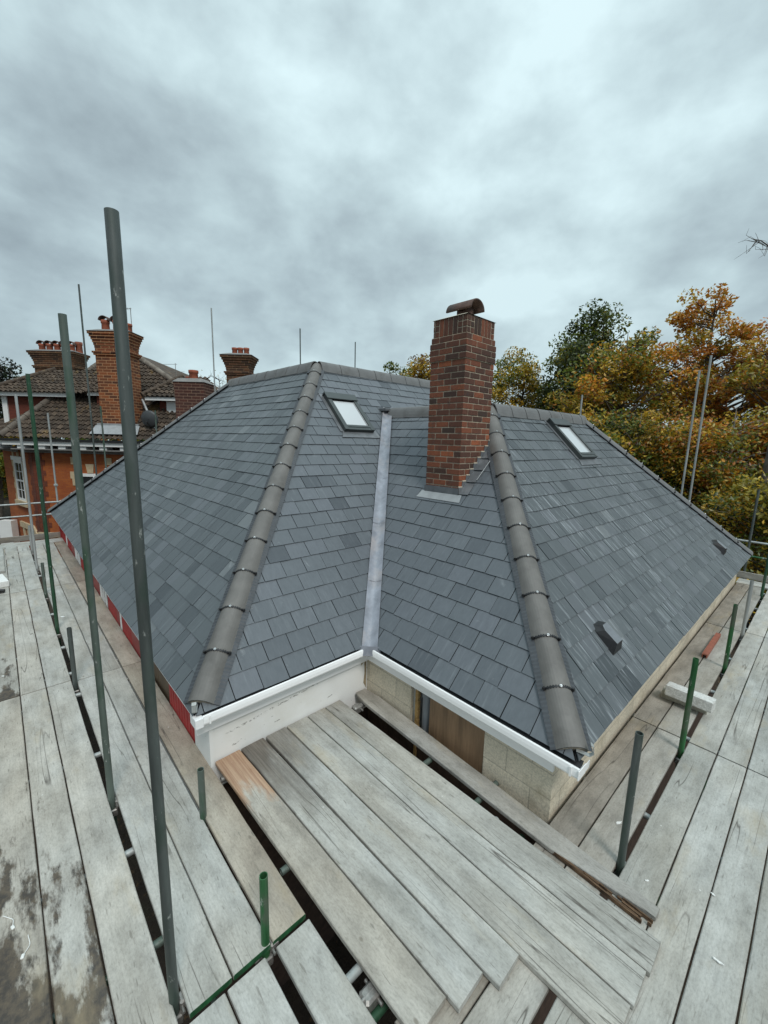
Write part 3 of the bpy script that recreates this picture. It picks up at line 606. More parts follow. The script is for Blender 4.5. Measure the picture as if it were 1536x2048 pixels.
# main chimney: every brick modelled, in stretcher bond round a mortar core
def brick_stack(x0, x1, y0, y1, z0, ncourse, ch, seed, step=None, blen=0.2213):
    rg = random.Random(seed); bm, mm = MB(), MB(); J = 0.0125; rec = 0.002
    z = z0
    def ring(x0, x1, y0, y1, z, h, off, soldier=False):
        for (p, q, fixed, ax, sg) in ((x0, x1, y0, 0, -1), (x0, x1, y1, 0, 1), (y0, y1, x0, 1, -1), (y0, y1, x1, 1, 1)):
            if soldier:
                # brick-on-end between three-high corner blocks
                cur = p
                while cur < q - .02:
                    e = min(cur + .075, q)
                    corner = cur < p + .08 or e > q - .08
                    if corner:
                        for i in range(3): put_b(cur + J / 2, e - J / 2, z + i * h / 3 + J / 2, z + (i + 1) * h / 3 - J / 2, fixed, ax, sg)
                    else: put_b(cur + J / 2, e - J / 2, z + J / 2, z + h - J / 2, fixed, ax, sg)
                    cur = e
                continue
            o = off if ax == 0 else (0.108 if off == 0 else 0.0)
            cur = p
            first = True
            while cur < q - .004:
                w = blen if not first else (blen if o == 0 else 0.113)
                e = min(cur + w, q); first = False
                if q - e < .05: e = q
                put_b(cur + (J / 2 if cur > p else 0), e - (J / 2 if e < q else 0), z + J / 2, z + h - J / 2, fixed, ax, sg); cur = e
    def put_b(a, c, za, zb, fixed, ax, sg):
        r = min(1, max(0, rg.gauss(.48, .26))); pr = rec + rg.uniform(-.0015, .002)
        lo_, hi_ = (fixed - .06, fixed + pr) if sg > 0 else (fixed - pr, fixed + .06)
        if ax == 0: bm.box((a, lo_, za), (c, hi_, zb), 0, None, r, bev=.003)
        else: bm.box((lo_, a, za), (hi_, c, zb), 0, None, r, bev=.003)
    for i in range(ncourse):
        grow = 0.0
        if i >= ncourse - 1: grow = 0.0
        elif i >= ncourse - 4: grow = 0.012
        ring(x0 - grow, x1 + grow, y0 - grow, y1 + grow, z, ch, 0 if i % 2 else 1)
        mm.box((x0 - grow + .004, y0 - grow + .004, z), (x1 + grow - .004, y1 + grow - .004, z + ch - (0 if i < ncourse - 1 else 0)))
        z += ch
    g = -0.012
    ring(x0 - g, x1 + g, y0 - g, y1 + g, z, 0.222, 0, True); mm.box((x0 - g + .004, y0 - g + .004, z), (x1 + g - .004, y1 + g - .004, z + .22)); z += .222
    return bm, mm, z
CX0, CX1, CY0, CY1 = 4.452, 5.085, 3.348, 3.925
NC = 27; CH = 0.0778; CZ0 = 4.472 - .222 - NC * CH
bm, mm, ztop = brick_stack(CX0, CX1, CY0, CY1, CZ0, NC, CH, 21)
CHIM = bm.build('chimney', M_BRICK, HOUSE); mm.build('mortar', M_MORTAR, CHIM)
fl = MB(); cx, cy = (CX0 + CX1) / 2, (CY0 + CY1) / 2
fl.add([(CX0 + .0, CY0 + .0, ztop), (CX1, CY0, ztop), (CX1, CY1, ztop), (CX0, CY1, ztop), (CX0 + .13, CY0 + .13, ztop + .05), (CX1 - .13, CY0 + .13, ztop + .05), (CX1 - .13, CY1 - .13, ztop + .05), (CX0 + .13, CY1 - .13, ztop + .05)],
       [(4, 5, 6, 7), (0, 1, 5, 4), (1, 2, 6, 5), (2, 3, 7, 6), (3, 0, 4, 7)])
fl.build('flaunching', M_MORTARL, CHIM)
# half-round hooded cowl on a short pot, open towards the right-hand face
cw = MB(); cw.lathe((cx, cy, ztop + .0), [(.11, .04), (.11, .15), (.09, .15), (.09, .06)], 18)
K = 16; ro, ri, la, lb, zc0 = .155, .132, cy - .20, cy + .20, ztop + .10
def arc(r, y): return [(cx - r * math.cos(math.pi * k / K), y, zc0 + r * 0.86 * math.sin(math.pi * k / K) + .02) for k in range(K + 1)]
vs = arc(ro, la) + arc(ro, lb) + arc(ri, la) + arc(ri, lb); q = K + 1; fs = []
for k in range(K): fs += [(k, q + k, q + k + 1, k + 1), (2 * q + k + 1, 3 * q + k + 1, 3 * q + k, 2 * q + k), (k, k + 1, 2 * q + k + 1, 2 * q + k), (q + k + 1, q + k, 3 * q + k, 3 * q + k + 1)]
fs += [(0, 2 * q, 3 * q, q), (K, q + K, 3 * q + K, 2 * q + K)]
cw.add(vs, fs, 0, True); cw.build('cowl', M_COWL, CHIM)
# lead: front apron, stepped flashing on the right face, cheek lead
ap = MB(); xb = CX0; zb = ZE + (xb - B0[0])
ap.box((CX0 - .012, CY0 - .012, zb - .03), (CX0 - .005, CY1 + .012, zb + .105)); ap.build('lead_apron', M_LEAD, CHIM)
ap = MB(); aF = lambda a, b: F_VB(a, b, .021)
ya_, yb2 = -(CY1 - B0[1]) - .09, -(CY0 - B0[1]) + .09; bt = (xb - B0[0]) * S2
ap.prism([(ya_, bt - .115), (yb2, bt - .115), (yb2 - .03, bt + .01), (ya_ + .03, bt + .01)], F_VB, .016, .021); ap.build('lead_apron', M_LEADL, CHIM)
sf = MB(); steps = []
x = CX0 - .004; zr = lambda x: ZE + (x - B0[0])
poly = [(CX0 - .012, zr(CX0) - .02)]; top = []
k = 0; xx = CX0 - .012
while xx < CX1 - .02:
    z_c = CZ0 + math.ceil((zr(xx) + .085 - CZ0) / CH) * CH
    xe = min(xx + CH, CX1)
    top += [(xx, z_c), (xe - .012, z_c - .002)]; xx = xe
poly += [(CX1, zr(CX1) - .02)] + top[::-1]
sf.prism(poly, lambda a, b, h: Vector((a, CY0 - h, b)), .005, .011); sf.build('stepped_flashing', M_LEAD, CHIM)
mo = MB()
for (xa2, z2), (xb2, z3) in zip(top[::2], top[1::2]): mo.box((xa2, CY0 - .013, z2 - .004), (xb2 + .01, CY0 - .0, z2 + .009))
mo.build('mortar_fillet', M_MORTARL, CHIM)
so_ = MB(); Fp = lambda a, b, h: F_VB(a, b, h)
for i in range(4):
    b0_ = bt + .02 + i * .22; so_.prism([(-(CY0 - B0[1]) + .012, b0_), (-(CY0 - B0[1]) + .15, b0_ + .01), (-(CY0 - B0[1]) + .15, b0_ + .2), (-(CY0 - B0[1]) + .012, b0_ + .2)], F_VB, .020 + i * .0005, .0245 + i * .0005)
so_.build('lead_soaker', M_LEAD, CHIM)
lr = MB(); q0 = F_VB(-(CY0 - B0[1]) + .155, bt + .28, .035); q1 = F_VB(-(CY0 - B0[1]) + .19, bt + .62, .05); q2 = F_VB(-(CY0 - B0[1]) + .10, bt + .45, .035)
lr.tube(q0, q1, .006, n=8); lr.build('lead_welt', M_LEADL, CHIM)

# roof windows
def skylight(F, a0, a1, b0, b1, label):
    fr = MB(); w = .08
    bx = lambda lo, hi, h0, h1, mb: mb.prism([(lo[0], lo[1]), (hi[0], lo[1]), (hi[0], hi[1]), (lo[0], hi[1])], F, h0, h1)
    bx((a0, b0), (a0 + w, b1), .005, .085, fr); bx((a1 - w, b0), (a1, b1), .005, .085, fr)
    bx((a0 + w, b0), (a1 - w, b0 + w + .01), .005, .08, fr); bx((a0 + w, b1 - .1), (a1 - w, b1), .005, .078, fr)
    bx((a0 + w, b0 + .055), (a1 - w, b0 + .10), .055, .088, fr)
    o = fr.build('skylight', M_FRAME, HOUSE); o['label'] = label
    hd = MB(); bx((a0 - .015, b1 - .13), (a1 + .015, b1 + .02), .086, .104, hd); bx((a0 - .015, b1 + .0), (a1 + .015, b1 + .02), .02, .0855, hd); hd.build('top_hood', M_FRAME, o)
    pn = MB(); bx((a0 + w, b0 + .10), (a1 - w, b1 - .15), .052, .060, pn); pn.build('pane', M_SKYL, o)
    dk = MB(); bx((a0 + w, b1 - .15), (a1 - w, b1 - .1), .03, .058, dk); dk.build('shadow_gap', M_BLACK, o)
    li = MB(); bx((a0 + w, b0 + .101), (a0 + w + .02, b1 - .15), .060, .068, li); li.build('inner_frame', M_LEADL, o); li = MB(); bx((a1 - w - .02, b0 + .101), (a1 - w, b1 - .15), .060, .068, li); li.build('inner_frame', M_LEADL, o)
    fl = MB(); fl.prism([(a0 - .10, b0 - .13), (a1 + .10, b0 - .13), (a1 + .07, b0 - .002), (a0 - .03, b0 - .002)], F, .017, .023); bx((a0 - .07, b0), (a0 - .003, b1 + .06), .017, .0215, fl); bx((a1 + .003, b0), (a1 + .07, b1 + .06), .017, .0215, fl)
    fl.build('flashing', M_LEAD, o)
skylight(F_AV, 3.315, 3.965, 3.36, 4.22, 'skylight between the left hip and the valley')
skylight(F_BC, 4.38, 5.06, 2.84, 3.73, 'skylight near the ridge of the right slope')
# slate vents
def vent(F, a, b):
    mb = MB(); w, l, h = .115, .33, .10
    base = [(a - w, b - l / 2), (a + w, b - l / 2), (a + w, b + l / 2 - .07), (a + w * .6, b + l / 2), (a - w * .6, b + l / 2), (a - w, b + l / 2 - .07)]
    topp = [(a - w * .62, b - l / 2 + .075), (a + w * .62, b - l / 2 + .075), (a + w * .62, b + l / 2 - .1), (a + w * .4, b + l / 2 - .05), (a - w * .4, b + l / 2 - .05), (a - w * .62, b + l / 2 - .1)]
    vs = [F(p, q, .008) for p, q in base] + [F(p, q, h - (.02 if i > 1 else 0)) for i, (p, q) in enumerate(topp)]
    n = 6; fs = [tuple(range(n, 2 * n))] + [(j, (j + 1) % n, n + (j + 1) % n, n + j) for j in range(n)]
    mb.add(vs, fs, [1] + [0] * n); o = mb.build('roof_vent', [M_BLACK, simple('slate_vent_lid', (.17, .185, .20), .42, 0, .15, 14)], HOUSE); return o
vent(F_BC, 1.45, .50)['label'] = 'near roof vent above the right walkway'; vent(F_BC, 7.27, .51)['label'] = 'far roof vent near the outer corner'

# ------------------------------------------------------------------ scaffold boards
def board(L, wdt, P, rot, label, group, tan=0.0, dark=0.0, mud=0.0, orange=0.0, brownend=0.0, th=0.038, seed=0, green=(0, 0), w1=None, roundend=False, rag=False, name='scaffold_board', roll=0.0):
    """P: the corner where local x=0,y=0 (top face z=0); local x along the length, y across"""
    rg = random.Random(seed * 7 + 3); n = 14; w1 = wdt if w1 is None else w1; b = .005; mb = MB(); vs = []; fs = []; ms = []
    bow = rg.uniform(-.004, .004); cup = rg.uniform(-.0015, .0015)
    for i in range(n + 1):
        x = L * i / n; f = i / n; ww = wdt + (w1 - wdt) * f; zz = bow * math.sin(math.pi * f) + rg.uniform(-.0008, .0008)
        wob = lambda: rg.uniform(-.0018, .0018)
        ya, yb = 0.0015 + wob(), ww - 0.0015 + wob()
        e0 = .030 if (roundend and i == 0) else 0.0
        if rag and i >= n - 3: ya += [.0, .035, .062, .092][i - (n - 3)]
        ya += e0; yb -= e0
        ring = [(ya + b, -th), (ya, -th + b), (ya, -b), (ya + b, 0), (ww / 2, cup), (yb - b, 0), (yb, -b), (yb, -th + b), (yb - b, -th)]
        vs += [(x, y, z + zz) for y, z in ring]
    if roundend: vs = [((p[0] if k >= 9 else 0.0), p[1], p[2]) for k, p in enumerate(vs)]
    for i in range(n):
        for j in range(9):
            k = (j + 1) % 9; a = i * 9 + j; c = i * 9 + k
            fs.append((a, a + 9, c + 9, c)); ms.append(0)
    fs.append(tuple(range(0, 9))); ms.append(1 if green[0] else 0)
    fs.append(tuple(n * 9 + j for j in range(8, -1, -1))); ms.append(1 if green[1] else 0)
    mb.add(vs, fs, ms)
    o = mb.build(name, [M_BOARD, M_GREEN], None, Matrix.Translation(P) @ Matrix.Rotation(rot, 4, 'Z') @ Matrix.Rotation(roll, 4, 'X'))
    if rag:
        # torn, splintered strip along the broken edge
        r2 = MB()
        for i in range(26):
            x = L * (1 - 3.2 / n) + rg.random() * L * 3.1 / n; l = rg.uniform(.08, .25); y = .004 + rg.random() * .085 * max(0.1, (x / L - .76) / .24)
            r2.box((x, y, -.034), (min(x + l, L - .005), y + rg.uniform(.004, .012), -.012 + rg.uniform(-.012, .006)))
        r2.build('splinters', simple('splintered_wood', (.11, .065, .035), .9, 0, .7, 20, stretch=(1, 6, 1)), o, o.matrix_basis.copy())
    for k, v in (('tan', tan), ('dark', dark), ('mud', mud), ('orange', orange), ('brownend', brownend)): o[k] = float(v)
    tag(o, label, 'scaffold board', group); return o
SEED = [0]
def ns(): SEED[0] += 1; return SEED[0]
H90 = math.pi / 2
GL, GR, GMD = 'boards of the left walkway', 'boards of the right walkway', 'boards of the middle platform'
def lb(x0, x1, y0, y1, label, z=0.0, **kw):      # a board running along Y
    return board(y1 - y0, x1 - x0, (x1, y0, z), H90, label, kw.pop('group', GL), seed=ns(), **kw)
def rbd(y0, y1, x0, x1, label, z=0.0, **kw):     # a board running along X
    return board(x1 - x0, y1 - y0, (x0, y0, z), 0.0, label, kw.pop('group', GR), seed=ns(), **kw)
rowsO = [(1.84, 5.785, 'nearest length'), (5.80, 9.785, 'middle length'), (9.80, 13.88, 'farthest length')]
colsO = [(-.525, -.300, 'outermost, fourth from the tall tubes'), (-.294, -.070, 'third from the tall tubes'), (-.064, .156, 'second from the tall tubes'), (.163, .390, 'right beside the tall tubes')]
moods = {(1, 0): dict(mud=1.0, tan=.3), (2, 0): dict(mud=.58, tan=.15), (3, 0): dict(tan=.12), (2, 1): dict(tan=.25), (3, 1): dict(tan=.1), (1, 1): dict(tan=.2, mud=.35), (0, 0): dict(mud=.7, dark=.3), (1, 2): dict(tan=.1)}
adj = {0: 'mud-stained', 1: 'pale dusty', 2: 'pale grey'}
for ci, (xa_, xb_, cn) in enumerate(colsO):
    for ri, (ya, yc, rn) in enumerate(rowsO):
        if ci == 0 and ri == 0: continue
        a_ = adj[ri] if not (ri == 0 and ci == 3) else 'pale grey'
        lb(xa_, xb_, ya, yc, f'{a_} board on left outer walkway, {rn}, {cn}', **moods.get((ci, ri), {}))
rowsI = [(1.835, 5.737, 'nearest length'), (5.752, 9.785, 'middle length'), (9.80, 13.88, 'farthest length')]
colsI = [(.441, .664, 'beside the tall tubes'), (.670, .893, 'middle of three'), (.907, 1.130, 'against the house')]
for ci, (xa_, xb_, cn) in enumerate(colsI):
    for ri, (ya, yc, rn) in enumerate(rowsI):
        kw = dict(tan=(.05, .08, .55)[ci] if ri else (.0, .05, .55)[ci], dark=.0 if not (ci == 2 and ri == 2) else .5)
        if ci == 2 and ri == 1: kw = dict(tan=.5)
        col = 'tan' if (ci == 2 and ri < 2) else ('brown' if ci == 2 else 'grey')
        lb(xa_, xb_, ya, yc, f'{col} board on left inner walkway, {rn}, {cn}', green=(1 if ri == 0 else 0, 0), **kw)
for (xa_, xb_, cn) in ((.385, .612, 'leftmost'), (.622, .840, 'split middle'), (.907, 1.130, 'rightmost')):
    lb(xa_, xb_, -2.1, 1.797, f'{cn} grey board at the bottom edge below the green painted ends', group='boards at the bottom edge')
rowsR = [(1.20, 4.79, 'nearest length'), (4.81, 8.54, 'middle length'), (8.56, 11.68, 'farthest length')]
colsR = [(.388, .610, 'beside the tube line'), (.165, .382, 'second from the tube line'), (-.055, .159, 'third from the tube line'), (-.285, -.061, 'outermost')]
for ci, (ya, yc, cn) in enumerate(colsR):
    for ri, (xa_, xb_, rn) in enumerate(rowsR):
        if ci == 3 and ri == 2: continue
        rbd(ya, yc, xa_, xb_, f'pale grey board on right outer walkway, {rn}, {cn}', tan=(.05, .1, .05)[ri] * (ci == 0))
for ci, (ya, yc, cn) in enumerate([(.655, .884, 'beside the tube line'), (.892, 1.118, 'against the block wall')]):
    for ri, (xa_, xb_, rn) in enumerate([(1.20, 4.80, 'nearest length'), (4.82, 8.5, 'middle length'), (8.52, 11.65, 'farthest length')]):
        rbd(ya, yc, xa_, xb_, f'{"brownish" if ci else "grey"} board on right inner walkway, {rn}, {cn}', tan=(.12, .35)[ci], dark=(.2, .42)[ci])
mids = [(1.163, 1.392, 1.215, 1.452, .985, 'orange-ended board of the middle platform, leftmost beside the dark gap', dict(orange=1, tan=.3)),
        (1.402, 1.628, 1.460, 1.682, .915, 'middle platform board with a dark brown far end beside the orange-ended one', dict(dark=.08, brownend=1)),
        (1.650, 1.866, 1.692, 1.904, .825, 'third board of the middle platform counted from the orange-ended one', dict(dark=.05, brownend=.65)),
        (1.876, 2.112, 1.910, 2.140, .325, 'fourth board of the middle platform counted from the orange-ended one', dict(tan=.12)),
        (2.120, 2.335, 2.146, 2.362, .315, 'fifth board of the middle platform counted from the orange-ended one', dict(brownend=.35)),
        (2.340, 2.545, 2.368, 2.588, .300, 'rightmost board of the middle platform beside the broken plank', dict(tan=.1, brownend=.4))]
for (a0_, a1_, n0_, n1_, ye, lab, kw) in mids:
    ys = 3.372; L = ys - ye; ang = math.atan2(n0_ - a0_, L)
    # runs from the white wall (x=0) towards the camera
    board(L, a1_ - a0_, (a0_, ys, .042), -H90 + ang, lab, GMD, seed=ns(), w1=n1_ - n0_, **kw)
board(3.00, .205, (2.722, 3.362, .042), -H90 - math.atan2(.105, 3.0), 'narrow brown plank with a broken splintered end under the block wall', GMD, seed=ns(), dark=.45, roundend=True, rag=True, w1=.17)
for k, (ya, yc) in enumerate(((13.895, 14.12), (14.135, 14.36))):
    rbd(ya, yc, -.75, 1.12, ('near' if k == 0 else 'far') + ' cross board at the far end of the left walkway', group='cross boards at the walkway ends')
board(2.3, .15, (-1.2, 14.44, -.002), 0.0, 'brown toe board on edge at the far left end', 'toe boards', seed=ns(), dark=.8, roll=H90, name='toe_board')
for k, (xa_, xb_) in enumerate(((11.70, 11.92), (11.935, 12.15))):
    lb(xa_, xb_, -.3, 1.14, ('near' if k == 0 else 'far') + ' cross board at the far end of the right walkway', group='cross boards at the walkway ends')
board(2.0, .15, (12.24, -.6, -.002), H90, 'grey toe board on edge at the far right end', 'toe boards', seed=ns(), dark=.2, roll=H90, name='toe_board')
lb(-.34, -.10, 11.35, 13.7, 'loose board lying on top of the far left walkway', z=.042, group='loose pieces on the walkways')

# ------------------------------------------------------------------ scaffold tubes
TR = 0.02415
def pole(x, y, top, mat, label, group='upright scaffold tubes', couplers=True, base=GZ, lean=(0, 0)):
    mb = MB(); mb.tube((lean[0] * (base), lean[1] * base, base), (lean[0] * top, lean[1] * top, top), TR, n=18, hollow=.004, capmat=0)
    o = mb.build('scaffold_tube', mat, None, Matrix.Translation((x, y, 0))); tag(o, label, 'scaffold tube', group)
    if couplers:
        cb = MB(); cb.box((-.034, -.036, -.15), (.034, .036, -.085), 0, None, bev=.008); cb.box((.02, -.03, -.075), (.075, .03, -.02), 0, None, bev=.008)
        cb.tube((-.06, .02, -.115), (.0, .02, -.115), .009, n=6); cb.tube((.03, -.06, -.05), (.03, .0, -.05), .009, n=6)
        cb.build('coupler', M_CLAMP, o, Matrix.Translation((x, y, 0)))
    return o
def htube(p, q, mat, label, group, hollow=True):
    c = (Vector(p) + Vector(q)) / 2; mb = MB(); mb.tube(Vector(p) - c, Vector(q) - c, TR, n=16, hollow=.004 if hollow else 0)
    return tag(mb.build('scaffold_tube', mat, None, Matrix.Translation(c)), label, 'scaffold tube', group)
pole(.402, 1.95, 3.71, M_GALV, 'tallest nearest grey scaffold tube rising out of the frame centre left')
pole(.409, 3.58, 3.66, M_PALEG, 'tall grey-green scaffold tube, second nearest on the left walkway')
pole(.418, 7.56, 3.66, M_GRNT, 'tall dark green scaffold tube on the left walkway')
pole(.405, 11.33, 3.62, M_GALV2, 'tall pale grey scaffold tube, farthest on the left walkway')
pole(.418, 5.70, .69, M_GALV, 'short grey tube stub between the boards of the left walkway')
pole(.415, 9.42, .575, M_PALEG, 'short greenish tube stub beside the dark green tall tube')
pole(.42, 13.2, .62, M_GALV2, 'short pale tube stub at the far end of the left walkway')
pole(.873, 1.862, .464, M_GRNB, 'short bright green tube stub standing in the near board gap')
pole(.900, 2.93, .416, M_PALEG, 'short greenish tube stub in the gap beside the tan board')
pole(2.945, .632, 1.03, M_GALV, 'grey tube stub beside the broken plank on the right')
pole(4.61, .632, .96, M_GRNB, 'bright green tube in front of the pale concrete block')
pole(6.905, .632, .893, M_GRNB, 'bright green tube beside the terracotta piece')
pole(8.424, .632, .888, M_GALV2, 'pale grey tube beyond the two bright green ones on the right')
pole(10.98, .648, 1.10, M_GRNT, 'dark green tube at the far end of the right walkway')
pole(12.3, 1.085, 2.02, M_GALV, 'grey tube behind the far right corner of the roof')
for x, y, z, mt, lab in ((1.216, 15.7, 3.43, M_GALV2, 'pale tube with a collar before the neighbour\'s red wall'), (2.52, 15.7, 3.72, M_PALEG, 'greenish tube standing before the neighbour\'s big chimney'), (2.255, 15.72, 7.15, M_GALV, 'very tall thin tube left of the neighbour\'s big chimney'),
                         (4.05, 15.7, 3.68, M_PALEG, 'short tube showing below the satellite dish'), (6.07, 15.7, 7.32, M_GALV2, 'very tall thin pale tube right of the dormers'), (9.66, 15.7, 7.31, M_GALV, 'thin tube above the ridge left of the roof peak'),
                         (12.56, 15.7, 7.27, M_GALV, 'thin tube above the ridge right of the roof peak'), (13.0, 5.43, 4.36, M_GALV2, 'thin tube end above the right ridge'), (13.0, 2.63, 4.78, M_GALV2, 'left of two tall tubes before the autumn trees'),
                         (13.0, 2.44, 5.11, M_GALV2, 'right of two tall tubes before the autumn trees, the taller')):
    o = pole(x, y, z, mt, lab, 'tubes beyond the roof', couplers=False)
    if x == 1.216:
        cb = MB(); cb.box((-.045, -.045, 1.30), (.05, .045, 1.37), 0, None, bev=.01); cb.build('coupler', M_GALV2, o, Matrix.Translation((x, y, 0)))
htube((-2.5, 15.6, .845), (3.9, 15.6, .845), M_GALV2, 'upper guard rail at the far left end', 'guard rails'); htube((-2.5, 15.6, .49), (3.9, 15.6, .49), M_GALV2, 'lower guard rail at the far left end', 'guard rails')
htube((12.6, -1.2, .785), (12.6, 3.2, .785), M_GALV2, 'upper guard rail at the far right end', 'guard rails'); htube((12.6, -1.2, .445), (12.6, 3.2, .445), M_GRNB, 'lower green guard rail at the far right end', 'guard rails')
ZT = -.038 - TR - .004
for y in (2.32, 3.05, 4.3, 5.52, 6.1, 6.95, 8.4, 9.6, 10.9, 12.2, 13.4): htube((-.62, y, ZT), (1.125, y, ZT), M_GALV2 if y != 2.32 else M_PALEG, 'galvanised cross tube glimpsed through the gap of the left walkway', 'cross tubes under the left walkway')
for x in (3.6, 4.95, 6.2, 7.4, 8.9, 10.2, 11.4): htube((x, -.45, ZT), (x, 1.14, ZT), M_GALV2, 'galvanised cross tube glimpsed through the gap of the right walkway', 'cross tubes under the right walkway')
htube((.36, -1.0, ZT - .05), (.36, 14.5, ZT - .05), M_PALEG, 'long tube running under the left walkway beside its gap', 'long tubes under the walkways'); htube((1.0, .70, ZT - .05), (12.3, .70, ZT - .05), M_GRNT, 'long tube running under the right walkway beside its gap', 'long tubes under the walkways')
# cross tubes under the middle platform, ends showing at its edges
htube((1.12, 1.42, -.03), (2.62, 1.42, -.03), M_GALV2, 'bright cut tube end sticking out under the middle platform', 'cross tubes under the middle platform')
htube((1.13, 1.24, -.10), (2.7, 1.24, -.10), M_GRNT, 'green tube under the near left corner of the middle platform', 'cross tubes under the middle platform')
htube((1.15, 2.18, -.03), (2.70, 2.18, -.03), M_PALEG, 'greenish tube end showing between middle platform and broken plank', 'cross tubes under the middle platform')
htube((1.15, 3.22, -.03), (2.80, 3.22, -.03), M_CLAMP, 'rusty tube end beside the white wall under the plank', 'cross tubes under the middle platform')
htube((2.60, 1.62, -.03), (2.93, 1.62, -.03), M_PALEG, 'short greenish tube end touching the plywood panel', 'cross tubes under the middle platform')
cbx = MB(); cbx.box((-.05, -.04, -.04), (.05, .04, .04), 0, None, bev=.012); cbx.tube((-.06, .0, .03), (.05, .0, .03), .012, n=6); cbx.tube((.03, -.07, 0), (.03, .07, 0), .011, n=6)
tag(cbx.build('tube_coupler', M_CLAMP, None, Matrix.Translation((1.19, 1.30, -.06))), 'zinc tube coupler in the dark gap below the middle platform', 'coupler', 'loose couplers')
cbx2 = cbx.build('tube_coupler', M_CLAMP, None, Matrix.Translation((2.64, 3.20, -.02))); tag(cbx2, 'rusty tube coupler beside the white wall under the plank end', 'coupler', 'loose couplers')

# ------------------------------------------------------------------ loose things on the boards
def chip(mb, lo, hi, seed, M=None):
    rg = random.Random(seed); n = 8
    mb.box(lo, hi, 0, M, bev=.006)
    i0 = len(mb.v) - 32
    for k in range(i0, len(mb.v)): mb.v[k] = tuple(c + rg.uniform(-.004, .004) for c in mb.v[k])
bM = lambda x, y, z, r: Matrix.Translation((x, y, z)) @ Matrix.Rotation(r, 4, 'Z')
mb = MB(); chip(mb, (-.06, -.215, 0), (.06, .215, .098), 1); tag(mb.build('concrete_block', M_CONCD, None, bM(5.52, .80, .001, rad(1))), 'dirty concrete block lying under the pale one on the right walkway', 'block', 'concrete blocks')
mb = MB(); chip(mb, (-.065, -.22, 0), (.065, .22, .12), 2); tag(mb.build('concrete_block', M_CONC, None, bM(5.42, .745, .1005, rad(-2))), 'pale concrete block on top of the dirty one behind the green tube', 'block', 'concrete blocks')
mb = MB(); K = 8
vs = []; 
for yy, zz in ((-.03, .055), (-.03, .0), (.03, .0), (.03, .055), (.018, .055), (.018, .014), (-.018, .014), (-.018, .055)): vs += [(-.5, yy, zz), (.5, yy, zz)]
mb.add(vs, [(2 * i, 2 * ((i + 1) % 8), 2 * ((i + 1) % 8) + 1, 2 * i + 1) for i in range(8)] + [tuple(range(0, 16, 2)), tuple(range(15, 0, -2))])
tag(mb.build('clay_channel', M_TERRA, None, bM(7.5, .875, .057, 0) @ Matrix.Rotation(math.pi, 4, 'X')), 'long terracotta clay piece lying on the right inner walkway', 'clay piece')
mb = MB(); chip(mb, (-.14, -.3, 0), (.14, .3, .11), 3); tag(mb.build('foam_offcut', M_FOAMW, None, bM(-.24, 10.55, .001, rad(8))), 'white foam offcut on the far left walkway', 'offcut')
mb = MB(); mb.tube((0, -.1, .04), (.0, .1, .04), .035, n=14, hollow=.004); tag(mb.build('pipe_offcut', M_BLACK, None, bM(-.27, 9.95, .001, rad(70))), 'short black pipe offcut on the far left walkway', 'pipe offcut')
def tie(x, y, rz, s, lab):
    mb = MB(); pts = [Vector((math.sin(k * .5) * .012 * s, -.0 + k * .011 * s, .004 + .004 * math.sin(k))) for k in range(9)]
    for p, q in zip(pts, pts[1:]): mb.tube(p, q, .0022, n=6)
    mb.box((-.008, -.02, 0), (.008, .006, .012), 0, None, bev=.003); tag(mb.build('cable_tie', M_FOAMW, None, bM(x, y, .003, rz)), lab, 'cable tie', 'cable ties on the boards')
tie(-.205, 2.92, .25, 1.3, 'upper white cable tie on the muddy left boards'); tie(-.165, 2.70, -.35, 1.2, 'lower white cable tie on the muddy left boards')
rg = random.Random(12)
spl = [(2.95, .47, .014), (3.28, .755, .022), (3.18, .15, .014), (2.75, .06, .018), (.52, 8.0, .045), (.55, 7.4, .03), (-.2, 6.4, .02), (-.22, 8.9, .035)]
for i, (x, y, s) in enumerate(spl):
    mb = MB(); r2 = random.Random(i); kk = 9
    pts = [(math.cos(2 * math.pi * k / kk) * s * r2.uniform(.5, 1.1) * (1.7 if i % 2 else 1), math.sin(2 * math.pi * k / kk) * s * r2.uniform(.2, .6)) for k in range(kk)]
    mb.prism(pts, lambda a, b, h: Vector((a, b, h)), 0.0, .006); tag(mb.build('plaster_chip', M_FOAMW, None, bM(x, y, .003, r2.uniform(0, 3))), 'small white chip of plaster lying on the walkway boards', 'plaster chip', 'plaster chips on the boards')
